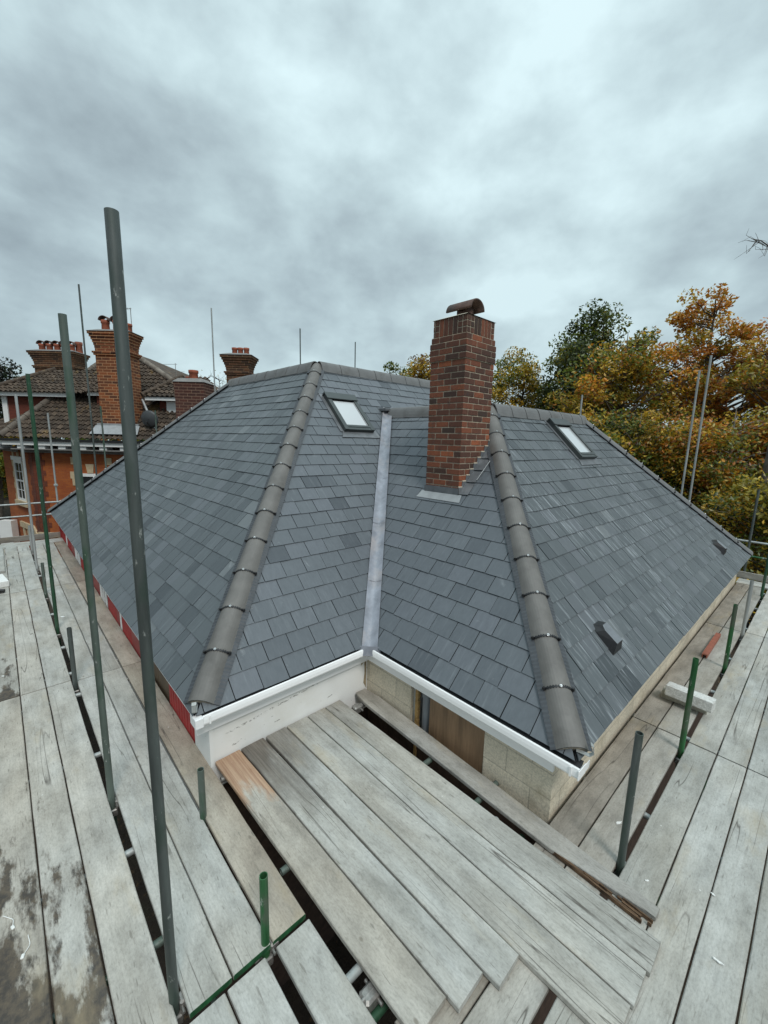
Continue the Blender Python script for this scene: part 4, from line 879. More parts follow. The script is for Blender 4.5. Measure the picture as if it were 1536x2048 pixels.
# ------------------------------------------------------------------ the brick neighbour
# local frame: x to the right along its front, y away from the camera, z up (metres, world heights)
NRZ = rad(47.062) - H90
NBM = Matrix.Rotation(NRZ, 4, 'Z')
NB = tag(empty('brick_house', NBM @ Vector((-10, 21, GZ)), NRZ), 'old orange brick house with brown tiled roof, dormers and tall stacks', 'house')
def nb(mb, name, mats, parent=None, label=None):
    o = mb.build(name, mats, parent or NB, NBM)
    if label: o['label'] = label
    return o
def nbrick(name, c1, c2, mortar, sc=1.0, dirty=0.35, soot=None, bump_=0.5):
    m, t, b = newmat(name); co = obj_co(t); sx = N(t, 'ShaderNodeSeparateXYZ'); lk(t, co, sx.inputs[0])
    cb = N(t, 'ShaderNodeCombineXYZ'); lk(t, mth(t, 'ADD', sx.outputs[0], sx.outputs[1]), cb.inputs[0]); lk(t, mth(t, 'ADD', sx.outputs[2], 20.0), cb.inputs[1])
    br = N(t, 'ShaderNodeTexBrick'); lk(t, cb.outputs[0], br.inputs['Vector']); br.inputs['Scale'].default_value = 1
    br.inputs['Brick Width'].default_value = 0.228 * sc; br.inputs['Row Height'].default_value = 0.078 * sc; br.inputs['Mortar Size'].default_value = 0.007 * sc; br.inputs['Bias'].default_value = -0.1
    br.inputs['Color1'].default_value = (*c1, 1); br.inputs['Color2'].default_value = (*c2, 1); br.inputs['Mortar'].default_value = (*mortar, 1)
    n1 = noise(t, co, 30, 4, 0.7); n2 = noise(t, co, 1.6, 6, 0.62)
    base = mixc(t, 1.0, br.outputs[0], ramp(t, n1, [(0.3, 0.75), (0.7, 1.2)]), 'MULTIPLY')
    base = mixc(t, mth(t, 'MULTIPLY', ramp(t, n2, [(0.46, 0), (0.66, 1)]), dirty), base, soot or (0.08, 0.04, 0.025))
    lk(t, base, b.inputs['Base Color']); b.inputs['Roughness'].default_value = 0.9
    bump(t, b, mth(t, 'SUBTRACT', n1, br.outputs['Fac']), bump_, 0.008); return m
M_OBRICK = nbrick('orange_brick', (0.37, 0.105, 0.022), (0.28, 0.068, 0.017), (0.29, 0.095, 0.035), dirty=.4, soot=(0.20, 0.035, 0.015), bump_=.2)
M_DBRICK = nbrick('dark_red_brick', (0.17, 0.040, 0.018), (0.12, 0.028, 0.014), (0.15, 0.06, 0.035), soot=(0.06, 0.025, 0.015))
M_SBRICK = nbrick('stack_brick', (0.25, 0.075, 0.025), (0.055, 0.022, 0.014), (0.46, 0.26, 0.13), 1.5, .35, (0.26, 0.085, 0.025))
M_SBRICK2 = nbrick('sooty_stack_brick', (0.15, 0.065, 0.03), (0.045, 0.028, 0.02), (0.25, 0.165, 0.09), 1.5, .45, (0.06, 0.035, 0.025))
M_PBRICK = nbrick('plain_stack_brick', (0.105, 0.034, 0.022), (0.06, 0.026, 0.02), (0.24, 0.15, 0.10), 1.3, .3, (0.05, 0.03, 0.025))
M_STONE = simple('cream_stone', (0.50, 0.40, 0.255), 0.85, 0, 0.14, 8, dirt=(0.40, 0.31, 0.19))
M_TILE = simple('brown_roof_tile', (0.098, 0.078, 0.062), 0.85, 0, 0.38, 3.2, dirt=(0.055, 0.046, 0.038), bmp=.3)
m, t, b = newmat('mossy_tile'); co = obj_co(t)
base = ramp(t, noise(t, co, 4.0, 7, .7), [(.3, (.034, .024, .017)), (.5, (.075, .054, .038)), (.7, (.112, .084, .060))])
base = mixc(t, 1.0, base, ramp(t, attr(t, 'rnd', False), [(0, .6), (1, 1.35)]), 'MULTIPLY')
base = mixc(t, ramp(t, noise(t, co, 1.3, 6, .7), [(.60, 0), (.72, 1)]), base, (.20, .13, .045))
base = mixc(t, ramp(t, noise(t, co, 14, 3, .6), [(.70, 0), (.74, 1)]), base, (.45, .43, .38))
lk(t, base, b.inputs['Base Color']); b.inputs['Roughness'].default_value = .9; M_TILE = m
M_SASH = simple('white_sash', (0.78, 0.79, 0.77), 0.4, 0, 0.05, 4)
M_POT = simple('clay_pot', (0.30, 0.085, 0.045), 0.8, 0, 0.25, 9, dirt=(0.12, 0.05, 0.035))
M_CHEEK = simple('tile_hung_cheek', (0.125, 0.03, 0.016), 0.85, 0, 0.3, 5, stretch=(1, 1, 8))
M_GDARK = simple('grey_slate_strip', (0.19, 0.185, 0.175), .7, 0, .2, 6)
EZ = 2.45
fp = [(-3, 18), (-15.2, 18), (-18.6, 20.35), (-18.6, 28), (-3, 28)]
wl = MB(); wl.prism(fp[::-1], lambda a, b, h: Vector((a, b, h)), GZ, 2.15)
NW = nb(wl, 'wall', M_OBRICK)
# roof: front slope, canted left slope, right slope, back
EA = [(-15.95, 17.45), (-19.3, 19.9), (-19.3, 28.6), (-2.2, 28.6), (-5.2, 17.45)]
TL, TRr = Vector((-13.5, 21.85, 6.95)), Vector((-13.0, 21.85, 6.95))
def tiles(p0, p1, q1, q0, mb, gauge=.265, roll=.21, seed=0):
    """pantile courses over the quad eave p0->p1, top q0->q1"""
    rg = random.Random(seed); p0, p1, q0, q1 = map(Vector, (p0, p1, q0, q1)); ev = (p1 - p0).normalized(); hgt = ((q0 - p0) - ev * (q0 - p0).dot(ev)); sl = hgt.length; s = hgt / sl; nrm = ev.cross(s).normalized()
    if nrm.z < 0: nrm = -nrm
    k = int(sl / gauge) + 1
    for i in range(k):
        b0, b1 = i * gauge, min((i + 1) * gauge + .03, sl)
        if b1 <= b0: continue
        la = (q0 - p0).dot(ev) * (b0 / sl); ra = (p1 - p0).length + ((q1 - p1).dot(ev)) * (b0 / sl)
        if ra - la < .05: continue
        m_ = max(4, int((ra - la) / (roll / 6))); vs = []
        for bb, h0 in ((b0, .075), (b1, .018)):
            for j in range(m_ + 1):
                a = la + (ra - la) * j / m_
                ph = (a / roll) % 1.0; h = .03 * math.sin(2 * math.pi * ph) + (.012 if ph < .5 else 0); vs.append(p0 + ev * a + s * bb + nrm * (h0 + h + rg.uniform(-.006, .006)))
        for j in range(m_ + 1): vs.append(vs[j] - nrm * .045)
        w_ = m_ + 1
        for j in range(m_):
            r_ = random.Random(seed * 991 + i * 131 + int((la + (ra - la) * j / m_) / roll)).random()
            mb.add([vs[j], vs[j + 1], vs[w_ + j + 1], vs[w_ + j]], [(0, 1, 2, 3)], 0, False, r_); mb.add([vs[2 * w_ + j], vs[2 * w_ + j + 1], vs[j + 1], vs[j]], [(0, 1, 2, 3)], 0, False, r_)
def v3(p, z): return Vector((p[0], p[1], z))
rf = MB(); ZR = 2.62
tiles(v3(EA[0], ZR), v3(EA[4], ZR), TRr, TL, rf, seed=1)
tiles(v3(EA[1], ZR), v3(EA[0], ZR), TL, TL + Vector((-.3, .4, 0)), rf, seed=2)
for q in ((EA[2], EA[1], TL, TL + Vector((0, 2, 0))), (EA[4], EA[3], TRr + Vector((0, 2, 0)), TRr)):
    rf.add([v3(q[0], ZR), v3(q[1], ZR), q[2], q[3]], [(0, 1, 2, 3)])
rf.add([v3(EA[3], ZR), v3(EA[2], ZR), TL + Vector((0, 2, 0)), TRr + Vector((0, 2, 0))], [(0, 1, 2, 3)]); rf.add([TL, TRr, TRr + Vector((0, 2, 0)), TL + Vector((0, 2, 0))], [(0, 1, 2, 3)])
NR = nb(rf, 'roof', M_TILE)
hp = MB()
def hipline(p, q, r, mb, n):
    p = Vector(p); q = Vector(q)
    for i in range(n): mb.tube(p + (q - p) * (i / n), p + (q - p) * ((i + .97) / n), r * 1.06, r * .95, 10)
hipline(v3(EA[0], ZR + .08), TL + Vector((0, 0, .07)), .13, hp, 16); hipline(TL + Vector((0, 0, .07)), TRr + Vector((0, 0, .07)), .13, hp, 3); hipline(TRr + Vector((0, 0, .07)), v3(EA[4], ZR + .08), .13, hp, 24)
nb(hp, 'hip_tiles', simple('lichen_hip_tile', (.12, .10, .08), .9, 0, .35, 2.5, dirt=(.27, .24, .20)), NR)
ev = MB()
for (p, q) in ((EA[0], EA[4]), (EA[1], EA[0])):
    p, q = Vector((*p, 0)), Vector((*q, 0)); d = (q - p).normalized(); nn = Vector((d.y, -d.x, 0)); L = (q - p).length
    Mx = Matrix(((d.x, nn.x, 0, p.x), (d.y, nn.y, 0, p.y), (0, 0, 1, 0), (0, 0, 0, 1)))
    ev.box((0, -.06, 2.50), (L, .06, 2.60), 1, Mx); ev.box((0, -.05, 2.33), (L, -.02, 2.50), 0, Mx); ev.box((.3, -.56, 2.14), (L - .3, -.052, 2.19), 2, Mx); ev.box((.3, -.55, 2.0), (L - .3, -.50, 2.139), 2, Mx)
    x = .55
    while x < L - .4: ev.box((x, -.49, 2.19), (x + .30, -.09, 2.32), 0, Mx); x += .86
nb(ev, 'eaves_cornice', [M_SASH, M_BLACK, M_GDARK])
# big front stack
def stack(name, x0, x1, y0, y1, z0, z1, mat, parent, label, necks=(), cap=.12, flare=.16):
    mb = MB(); mb.box((x0, y0, z0), (x1, y1, z1 - .75))
    zz = z1 - .75; g = 0.0
    for i in range(7):
        g = flare * (i / 6) ** 1.6; mb.box((x0 - g, y0 - g, zz), (x1 + g, y1 + g, zz + .105)); zz += .106
    for zn in necks:
        mb.box((x0 - .05, y0 - .05, zn), (x1 + .05, y1 + .05, zn + .08)); mb.box((x0 - .085, y0 - .085, zn + .0805), (x1 + .085, y1 + .085, zn + .15))
    o = nb(mb, name, mat, parent, label)
    cp = MB(); g += .03; cp.add([(x0 - g, y0 - g, zz), (x1 + g, y0 - g, zz), (x1 + g, y1 + g, zz), (x0 - g, y1 + g, zz), (x0 + .1, y0 + .1, zz + cap), (x1 - .1, y0 + .1, zz + cap), (x1 - .1, y1 - .1, zz + cap), (x0 + .1, y1 - .1, zz + cap)], [(4, 5, 6, 7), (0, 1, 5, 4), (1, 2, 6, 5), (2, 3, 7, 6), (3, 0, 4, 7), (3, 2, 1, 0)])
    nb(cp, 'cement_cap', M_GDARK, o); return o, zz + cap * .7
def pot(o, x, y, z, h=.42, r=.13, hood=True):
    mb = MB(); mb.lathe((x, y, z), [(r * 1.05, 0), (r * .95, h * .7), (r * 1.1, h * .75), (r * 1.1, h), (r * .8, h), (r * .8, .1)], 14); q = nb(mb, 'chimney_pot', M_POT, o)
    if hood:
        mb = MB(); K = 10; ro = r * 1.35; arc = lambda r_, yy: [(x - r_ * math.cos(math.pi * k / K), yy, z + h - .02 + r_ * math.sin(math.pi * k / K) * .9) for k in range(K + 1)]
        A_, B_, C_, D_ = arc(ro, y - .16), arc(ro, y + .16), arc(ro * .86, y - .16), arc(ro * .86, y + .16); n = K + 1; fs = []
        for k in range(K): fs += [(k, n + k, n + k + 1, k + 1), (2 * n + k + 1, 3 * n + k + 1, 3 * n + k, 2 * n + k), (k, k + 1, 2 * n + k + 1, 2 * n + k), (n + k + 1, n + k, 3 * n + k, 3 * n + k + 1)]
        mb.add(A_ + B_ + C_ + D_, fs, 0, True); nb(mb, 'hood', M_COWL, q)
o, zt = stack('chimney', -12.05, -10.62, 17.95, 18.6, 2.75, 6.98, M_SBRICK, NB, 'tall orange brick stack rising from the front eaves', (6.06,))
for x, hd in ((-11.78, True), (-11.3, True), (-10.85, False)): pot(o, x, 18.35, zt - .03, .48 if hd else .36, .15, hd)
lf = MB(); lf.box((-12.2, 17.88, 2.80), (-10.45, 17.945, 3.30)); lf.add([(-12.25, 17.88, 3.22), (-10.4, 17.88, 3.22), (-10.3, 17.50, 2.86), (-12.3, 17.50, 2.86)], [(0, 1, 2, 3)]); nb(lf, 'lead_apron', M_LEADL, o)
at = MB(); at.tube((-10.72, 18.4, zt), (-10.72, 18.4, zt + .98), .014, n=6); at.tube((-11.3, 18.4, zt + .93), (-10.68, 18.4, zt + .96), .010, n=5)
for i in range(5): at.tube((-11.25 + i * .12, 18.25, zt + .94), (-11.25 + i * .12, 18.55, zt + .94), .006, n=5)
nb(at, 'aerial', M_CLAMP, o)
o, zt = stack('chimney', -19.55, -17.35, 24.0, 24.9, 4.6, 7.25, M_SBRICK2, NB, 'broad sooty stack with a row of hooded pots', (6.35,), flare=.2)
for i, x in enumerate((-19.35, -18.93, -18.5, -18.1, -17.7)): pot(o, x, 24.45, zt - .03, .42, .16)
pot(o, -17.5, 24.75, zt - .03, .62, .17, False)
o, zt = stack('chimney', -7.42, -6.38, 19.95, 20.65, 1.5, 6.55, M_SBRICK2, NB, 'sooty stack with three open pots behind the slate ridge', (5.68,), flare=.2)
for x in (-7.15, -6.88, -6.6): pot(o, x, 20.4, zt - .03, .36, .12, False)
o, zt = stack('chimney', -7.38, -6.38, 14.95, 15.75, GZ, 4.72, M_PBRICK, NB, 'plain dark red stack with one short pot', (), .14, .03)
pot(o, -6.85, 15.3, zt - .04, .38, .15, False); pot(o, -7.12, 15.45, zt - .06, .2, .09, False)
# left dormer: window to the left, tile-hung cheek towards the camera, hipped roof
dm = MB(); dm.box((-17.1, 19.15, 2.9), (-14.3, 21.6, 4.42)); d1 = nb(dm, 'dormer', M_CHEEK, NB, 'left dormer with a tile-hung cheek and white window')
dm = MB(); dm.box((-17.35, 18.85, 4.42), (-13.9, 18.90, 4.60)); dm.box((-17.40, 18.90, 4.42), (-17.35, 21.7, 4.60)); dm.box((-17.2, 19.10, 2.9), (-16.98, 19.149, 4.42)); nb(dm, 'fascia', M_SASH, d1)
dm = MB(); dm.box((-17.16, 19.3, 3.15), (-17.105, 21.4, 4.40)); dw = nb(dm, 'window', M_SASH, d1)
dm = MB()
for i in range(3): dm.box((-17.18, 19.42 + i * .66, 3.25), (-17.162, 19.94 + i * .66, 4.30))
nb(dm, 'pane', M_DGLASS, dw)
dm = MB(); ap_ = Vector((-15.6, 20.4, 5.75)); ap2_ = Vector((-13.2, 20.4, 5.75))
tiles((-17.5, 18.75, 4.56), (-13.0, 18.75, 4.56), ap2_, ap_, dm, .25, .21, 5); dm.add([(-17.5, 22.0, 4.56), (-17.5, 18.75, 4.56), ap_, ap_], [(0, 1, 2)]); dm.add([(-13.0, 22.0, 4.56), (-17.5, 22.0, 4.56), ap_, ap2_], [(0, 1, 2, 3)])
dr = nb(dm, 'roof', M_TILE, d1)
dm = MB(); hipline((-17.5, 18.75, 4.66), ap_ + Vector((0, 0, .06)), .11, dm, 8); nb(dm, 'hip_tiles', M_TILE, d1)
# middle dormer, mostly behind the big stack
dm = MB(); dm.box((-12.8, 18.9, 3.3), (-11.8, 21, 4.5)); d3 = nb(dm, 'dormer', M_CHEEK, NB, 'small dormer half hidden by the tall front stack')
dm = MB(); dm.box((-13.1, 18.75, 4.5), (-11.7, 18.8, 4.66)); nb(dm, 'fascia', M_SASH, d3)
dm = MB(); tiles((-13.2, 18.65, 4.62), (-11.6, 18.65, 4.62), (-11.6, 20.4, 5.7), (-12.3, 20.4, 5.7), dm, .25, .21, 6); dm.add([(-13.2, 18.65, 4.62), (-12.3, 20.4, 5.7), (-13.2, 21, 4.62)], [(0, 1, 2)]); nb(dm, 'roof', M_TILE, d3)
# right dormer facing the camera
dm = MB(); dm.box((-9.95, 18.75, 2.9), (-7.6, 21, 4.33)); d2 = nb(dm, 'dormer', M_CHEEK, NB, 'right dormer with white front and sash window')
dm = MB(); dm.box((-9.62, 18.68, 2.9), (-9.15, 18.749, 4.33)); dm.box((-8.3, 18.68, 2.9), (-7.58, 18.749, 4.33)); dm.box((-9.15, 18.70, 4.15), (-8.3, 18.749, 4.33)); nb(dm, 'front_board', M_SASH, d2)
dm = MB(); dm.box((-9.15, 18.71, 2.9), (-8.3, 18.745, 4.15)); dw = nb(dm, 'window', M_SASH, d2)
dm = MB(); dm.box((-9.07, 18.69, 3.0), (-8.38, 18.709, 3.55)); dm.box((-9.07, 18.69, 3.62), (-8.38, 18.709, 4.08)); nb(dm, 'pane', M_DGLASS, dw)
dm = MB(); dm.box((-10.35, 18.35, 4.33), (-7.2, 18.40, 4.47)); dm.box((-10.40, 18.40, 4.33), (-10.35, 20.4, 4.47)); nb(dm, 'fascia', M_SASH, d2)
dm = MB(); a1_, a2_ = Vector((-9.3, 19.7, 5.5)), Vector((-8.2, 19.7, 5.5)); tiles((-10.45, 18.3, 4.46), (-7.1, 18.3, 4.46), a2_, a1_, dm, .25, .21, 7)
tiles((-10.45, 20.6, 4.46), (-10.45, 18.3, 4.46), a1_, a1_ + Vector((0, .5, 0)), dm, .25, .21, 8); nb(dm, 'roof', M_TILE, d2)
dm = MB(); hipline((-10.45, 18.3, 4.54), a1_ + Vector((0, 0, .05)), .10, dm, 5); nb(dm, 'hip_tiles', M_TILE, d2)
dm = MB(); dm.tube((-10.5, 18.4, 4.36), (-9.75, 17.9, 3.05), .05, n=8); nb(dm, 'lead_valley', M_LEADL, d2)
# satellite dish
dm = MB(); dm.lathe((0, 0, 0), [(0.02, .10), (.16, .085), (.29, .04), (.36, 0), (.355, -.012), (.28, .025), (.0, .085)], 22)
dd_ = dm.build('satellite_dish', simple('dark_dish', (.05, .055, .058), .5), NB, NBM @ Matrix.Translation((-9.88, 17.75, 3.52)) @ Matrix.Rotation(rad(-82), 4, 'X') @ Matrix.Rotation(math.pi, 4, 'X'))
dm = MB(); dm.tube((-9.88, 17.8, 3.4), (-9.85, 18.2, 3.1), .025, n=8); dm.tube((-9.88, 17.75, 3.2), (-9.8, 17.35, 3.4), .015, n=6); nb(dm, 'dish_arm', M_BLACK, dd_)
at = MB(); at.tube((-10.7, 21.9, 5.6), (-10.7, 21.9, 6.45), .014, n=6); at.tube((-11.3, 21.9, 6.38), (-10.62, 21.9, 6.40), .010, n=5); at.tube((-11.05, 21.9, 6.02), (-10.25, 21.9, 6.04), .008, n=5); nb(at, 'aerial', M_CLAMP)
# windows, quoins and stone dressings
def sash(Mx, w, h, label, rows=2, cols=2):
    fr = MB(); fr.box((-w / 2, -.03, 0), (-w / 2 + .11, .05, h), 0, Mx); fr.box((w / 2 - .11, -.03, 0), (w / 2, .05, h), 0, Mx); fr.box((-w / 2 + .11, -.03, h - .13), (w / 2 - .11, .05, h), 0, Mx); fr.box((-w / 2 + .11, -.03, 0), (w / 2 - .11, .05, .10), 0, Mx); fr.box((-w / 2 + .11, -.02, h / 2 - .035), (w / 2 - .11, .04, h / 2 + .035), 0, Mx)
    wi, x0 = w - .22, -w / 2 + .11
    for s0, s1 in ((.10, h / 2 - .035), (h / 2 + .035, h - .13)):
        for c in range(1, cols): fr.box((x0 + wi * c / cols - .014, -.012, s0), (x0 + wi * c / cols + .014, .03, s1), 0, Mx)
        for r in range(1, rows): fr.box((x0, -.0105, s0 + (s1 - s0) * r / rows - .014), (x0 + wi, .0285, s0 + (s1 - s0) * r / rows + .014), 0, Mx)
    o = nb(fr, 'window', M_SASH, NB, label); gl = MB(); gl.box((x0, .006, .10), (x0 + wi, .012, h - .13), 0, Mx); nb(gl, 'pane', M_DGLASS, o)
    cu = MB(); cu.box((x0 + .01, .0125, h * .45), (x0 + wi - .01, .018, h - .13), 0, Mx); nb(cu, 'net_curtain', simple('net_curtain', (.30, .30, .28), .9, 0, .2, 12), o); return o
p, q = Vector((-15.2, 18, 0)), Vector((-18.6, 20.35, 0)); d = (p - q).normalized(); nn = Vector((d.y, -d.x, 0))
def cant(s): return Matrix(((d.x, -nn.x, 0, p.x - d.x * s + nn.x * .02), (d.y, -nn.y, 0, p.y - d.y * s + nn.y * .02), (0, 0, 1, 0), (0, 0, 0, 1)))
Mx = cant(1.9)
MT = lambda z: Mx @ Matrix.Translation((0, 0, z))
sw = sash(MT(-.28), 1.15, 1.86, 'white sash window in the canted corner of the brick house')
stn = MB(); rg = random.Random(6)
stn.box((-.72, -.08, 1.58), (.72, .02, 1.76), 1, Mx); stn.box((-.8, -.10, -.52), (.8, .03, -.281), 0, Mx)
for sg in (-1, 1):
    z = -.28; k = 0
    while z < 1.57:
        w = .20 if k % 2 else .30; a, c = sorted((sg * .58, sg * (.58 + w))); stn.box((a, -.02, z), (c, .03, min(z + .26, 1.575)), 0, Mx); z += .262; k += 1
for x in (-.62, .05, .62): stn.box((x - .10, -.02, 1.765), (x + .10, .03, 2.05), 0, Mx)
nb(stn, 'stone_surround', [M_STONE, M_SASH])
dk_ = MB()
z = -2.9; k = 0
while z < 2.0:
    w = .52 if k % 2 else .40; dk_.box((-15.2, 17.985, z), (-15.2 + w, 18.02, z + .225)); dk_.box((-w, -.005, z), (.0, .03, z + .225), 0, cant(0)); z += .23; k += 1
nb(dk_, 'dark_brick_quoin', M_DBRICK)
sd_ = MB()
for (x0, x1) in ((-13.55, -13.30), (-12.02, -11.78)):
    z = -.3; k = 0
    while z < 1.55: sd_.box((x0 - (.07 if k % 2 else 0), 17.97, z), (x1, 18.02, z + .30)); z += .62 if k % 2 else .30; k += 1
    nb(sd_, 'stone_jamb', M_STONE); sd_ = MB()
sd_.prism([(-12.86, 1.17), (-12.62, 1.17), (-12.56, 1.56), (-12.92, 1.56)], lambda a, b, h: Vector((a, 18.02 - h, b)), 0, .06); nb(sd_, 'keystone', M_STONE); sd_ = MB(); sd_.box((-15.3, 17.95, -1.72), (-11, 18.0, -1.50)); nb(sd_, 'stone_band', M_STONE)
Mx2 = Matrix.Translation((-12.7, 17.985, -.75)); sash(Mx2, 1.25, 1.9, 'white sash window half hidden behind the slate hip', 1, 1)
ar = MB()   # stone hood over the ground-floor opening in the canted face
ar.prism([(-.95, -1.32), (.8, -1.32), (1.25, -1.62), (1.25, -1.86), (.78, -1.58), (-.95, -1.58)], lambda a, b, h: cant(1.6) @ Vector((a, -h, b)), -.02, .06)
for x in (-.6, 0.0, .6): ar.prism([(x - .09, -2.1), (x + .09, -2.1), (x + .13, -1.585), (x - .13, -1.585)], lambda a, b, h: cant(1.6) @ Vector((a, -h, b)), -.02, .03)
nb(ar, 'stone_hood', M_STONE)
dp = MB(); dp.tube((-10.95, 17.93, -3), (-10.95, 17.93, 2.3), .05, n=10); nb(dp, 'downpipe', M_BLACK)
cr = MB(); cr.box((-18.2, 19.2, GZ), (-17.6, 19.55, -1.3)); nb(cr, 'white_pier', M_SASH)
for x, y, w in ((-15.0, 17.4, 0),): pass
# ------------------------------------------------------------------ trees
def leafmesh(pos, size, cols, flat=.35, asp=1.7):
    """one folded leaf (two faces) per position"""
    n = len(pos); nr = NRG.normal(size=(n, 3)); nr[:, 2] = np.abs(nr[:, 2]) + flat; nr /= np.linalg.norm(nr, axis=1)[:, None]
    a = NRG.normal(size=(n, 3)); a[:, 2] -= .4; a -= nr * (a * nr).sum(1)[:, None]; a /= np.linalg.norm(a, axis=1)[:, None]; b = np.cross(nr, a)
    s = size * NRG.uniform(.6, 1.25, n)[:, None]
    w = s / asp * .9
    v = np.stack([pos - a * s * .5, pos + b * w * .5 - nr * s * .10, pos + a * s * .5, pos - b * w * .5 - nr * s * .10], 1)
    v = v.reshape(-1, 3); base = np.arange(n) * 4
    tri = np.stack([base, base + 1, base + 2, base, base + 2, base + 3], 1).reshape(-1)
    return v, tri, np.repeat(cols, 2, axis=0)
def leafobj(name, pos, size, cols, parent):
    size = size * 1.12
    v, tri, c = leafmesh(pos, size, cols); me = bpy.data.meshes.new(name); nf = len(tri) // 3
    me.vertices.add(len(v)); me.vertices.foreach_set('co', v.astype(np.float32).ravel())
    me.loops.add(len(tri)); me.loops.foreach_set('vertex_index', tri.astype(np.int32))
    me.polygons.add(nf); me.polygons.foreach_set('loop_start', np.arange(nf, dtype=np.int32) * 3)
    try: me.polygons.foreach_set('loop_total', np.full(nf, 3, dtype=np.int32))
    except Exception: pass
    me.update(calc_edges=True); at = me.attributes.new('Col', 'FLOAT_COLOR', 'FACE')
    at.data.foreach_set('color', np.concatenate([c, np.ones((nf, 1))], 1).astype(np.float32).ravel()); me.materials.append(M_LEAF)
    o = bpy.data.objects.new(name, me); COL.objects.link(o); attach(o, parent); return o
def tree(x, y, ztop, lobes, nl, lsize, pal, label, name='autumn_tree', nclu=90, spread=.5, bark=None, trunk=.28, cat='tree', group='trees beyond the roof', flat=.7, shell=.45, bare=0, dens=1.55):
    """lobes: ellipsoids (dx, dy, z, rx, ry, rz) relative to the trunk; pal: [(weight, colour)]"""
    root = tag(empty(name, (x, y, GZ)), label, cat, group); bark = bark or M_BARK
    rg = random.Random(int(abs(x * 131 + y * 17))); mb = MB(); base = Vector((x, y, GZ))
    vol = np.array([l[3] * l[4] * l[5] for l in lobes]) ** .75; vol /= vol.sum(); cl = []; 
    for i in range(int(nclu * 1.35)):
        l = lobes[rg.choices(range(len(lobes)), vol)[0]]
        while True:
            d = Vector((rg.gauss(0, 1), rg.gauss(0, 1), rg.gauss(0, 1)))
            if d.length > .1: break
        d.normalize(); r = rg.random() ** shell
        cl.append(Vector((x + l[0] + d.x * l[3] * r, y + l[1] + d.y * l[4] * r, l[2] + d.z * l[5] * r)))
    # trunk with a slight bend, limbs leaving it at rising heights
    def tpt(z): f = (z - GZ) / (ztop - GZ); return Vector((x + .25 * math.sin(f * 4 + x), y + .25 * math.cos(f * 3.3 + y) - .25, z))
    zs = [GZ + (ztop * .93 - GZ) * i / 12 for i in range(13)]
    for i in range(12): mb.tube(tpt(zs[i]), tpt(zs[i + 1]), trunk * (1 - i / 12.6), trunk * (1 - (i + 1) / 12.6), 9, cap=False)
    for k, c in enumerate(cl):
        hz = math.hypot(c.x - x, c.y - y); z0 = min(max(c.z - hz * rg.uniform(.35, .8), GZ + 1.5), ztop * .9); p = tpt(z0)
        r = .02 + .055 * min(1, hz / 4) * trunk / .28; prev = p; nseg = 5
        for i in range(1, nseg + 1):
            f = i / nseg; q = p.lerp(c, f) + Vector((0, 0, .12 * hz * math.sin(f * math.pi) * (.5 if k % 2 else -.2))) + Vector((rg.uniform(-1, 1), rg.uniform(-1, 1), rg.uniform(-1, 1))) * .10 * hz * .4 * (1 - f)
            mb.tube(prev, q, r * (1 - (i - 1) / nseg * .85), r * (1 - i / nseg * .85), 5, cap=False); prev = q
        for j in range(3):
            e = c + Vector((rg.uniform(-1, 1), rg.uniform(-1, 1), rg.uniform(-.5, .9))) * spread * 1.3; mb.tube(p.lerp(c, .8), e, r * .28, r * .1, 4, cap=False)
    mb.build('trunk', bark, root)
    if nl:
        nl = int(nl * dens); C_ = np.array([tuple(c) for c in cl]); w = NRG.uniform(.4, 1.6, len(C_)); w /= w.sum(); idx = NRG.choice(len(C_), nl, p=w)
        sp = spread * NRG.uniform(.7, 1.3, len(C_))[idx][:, None]; off = NRG.normal(size=(nl, 3)); off *= (np.minimum(np.linalg.norm(off, axis=1), 1.75) / np.linalg.norm(off, axis=1))[:, None]; off = off * sp * np.array([1, 1, flat])
        pos = C_[idx] + off
        pw = np.array([p[0] for p in pal], float); pw /= pw.sum(); pc = np.array([p[1] for p in pal])
        ctone = NRG.choice(len(pal), len(C_), p=pw)[idx]; lt = NRG.choice(len(pal), nl, p=pw); pick = np.where(NRG.random(nl) < .62, ctone, lt)
        cols = pc[pick] * NRG.uniform(.65, 1.35, nl)[:, None] * (NRG.uniform(.75, 1.25, len(C_))[idx])[:, None]
        leafobj('crown', pos, lsize, np.clip(cols, 0, 1), root)
    return root
U_ = Vector((math.sin(rad(47.062)), -math.cos(rad(47.062)), 0)); W_ = Vector((math.cos(rad(47.062)), math.sin(rad(47.062)), 0))
def uw(u, w): p = U_ * u + W_ * w; return p.x, p.y
ORG, RUST, AMB, OLV, GRN, DGN, YEL = (.60, .27, .03), (.42, .155, .02), (.56, .36, .036), (.30, .25, .032), (.14, .18, .03), (.034, .056, .016), (.80, .58, .09)
PG = (.105, .13, .06)
tree(*uw(14.6, 31), 12.9, [(-.3, 0, 10.4, 1.3, 1.3, 2.2), (-.2, 0, 12.0, .6, .6, .9), (-1.1, .6, 7.6, 2.4, 2.4, 2.8), (0, 0, 4, 3.0, 3, 3.2)], 17000, .24, [(4, GRN), (3, PG), (3, DGN), (1, OLV)], 'tall dark green tree with silvery leaves, left of the amber crowns', 'green_tree', 110, .55)
tree(*uw(13.6, 25), 9.9, [(.3, -.3, 7.6, 2.2, 2.2, 2.4), (-1.2, 1.2, 5.4, 2.2, 2.2, 2.2), (1.5, -1.5, 5.0, 2.6, 2.6, 2.6), (0, 0, 2.6, 3.2, 3.2, 2.4)], 19000, .20, [(4, OLV), (3, AMB), (2, RUST), (2, ORG), (2, GRN)], 'olive and amber tree between the green tree and the large orange one', 'autumn_tree', 120, .40, dens=1.1)
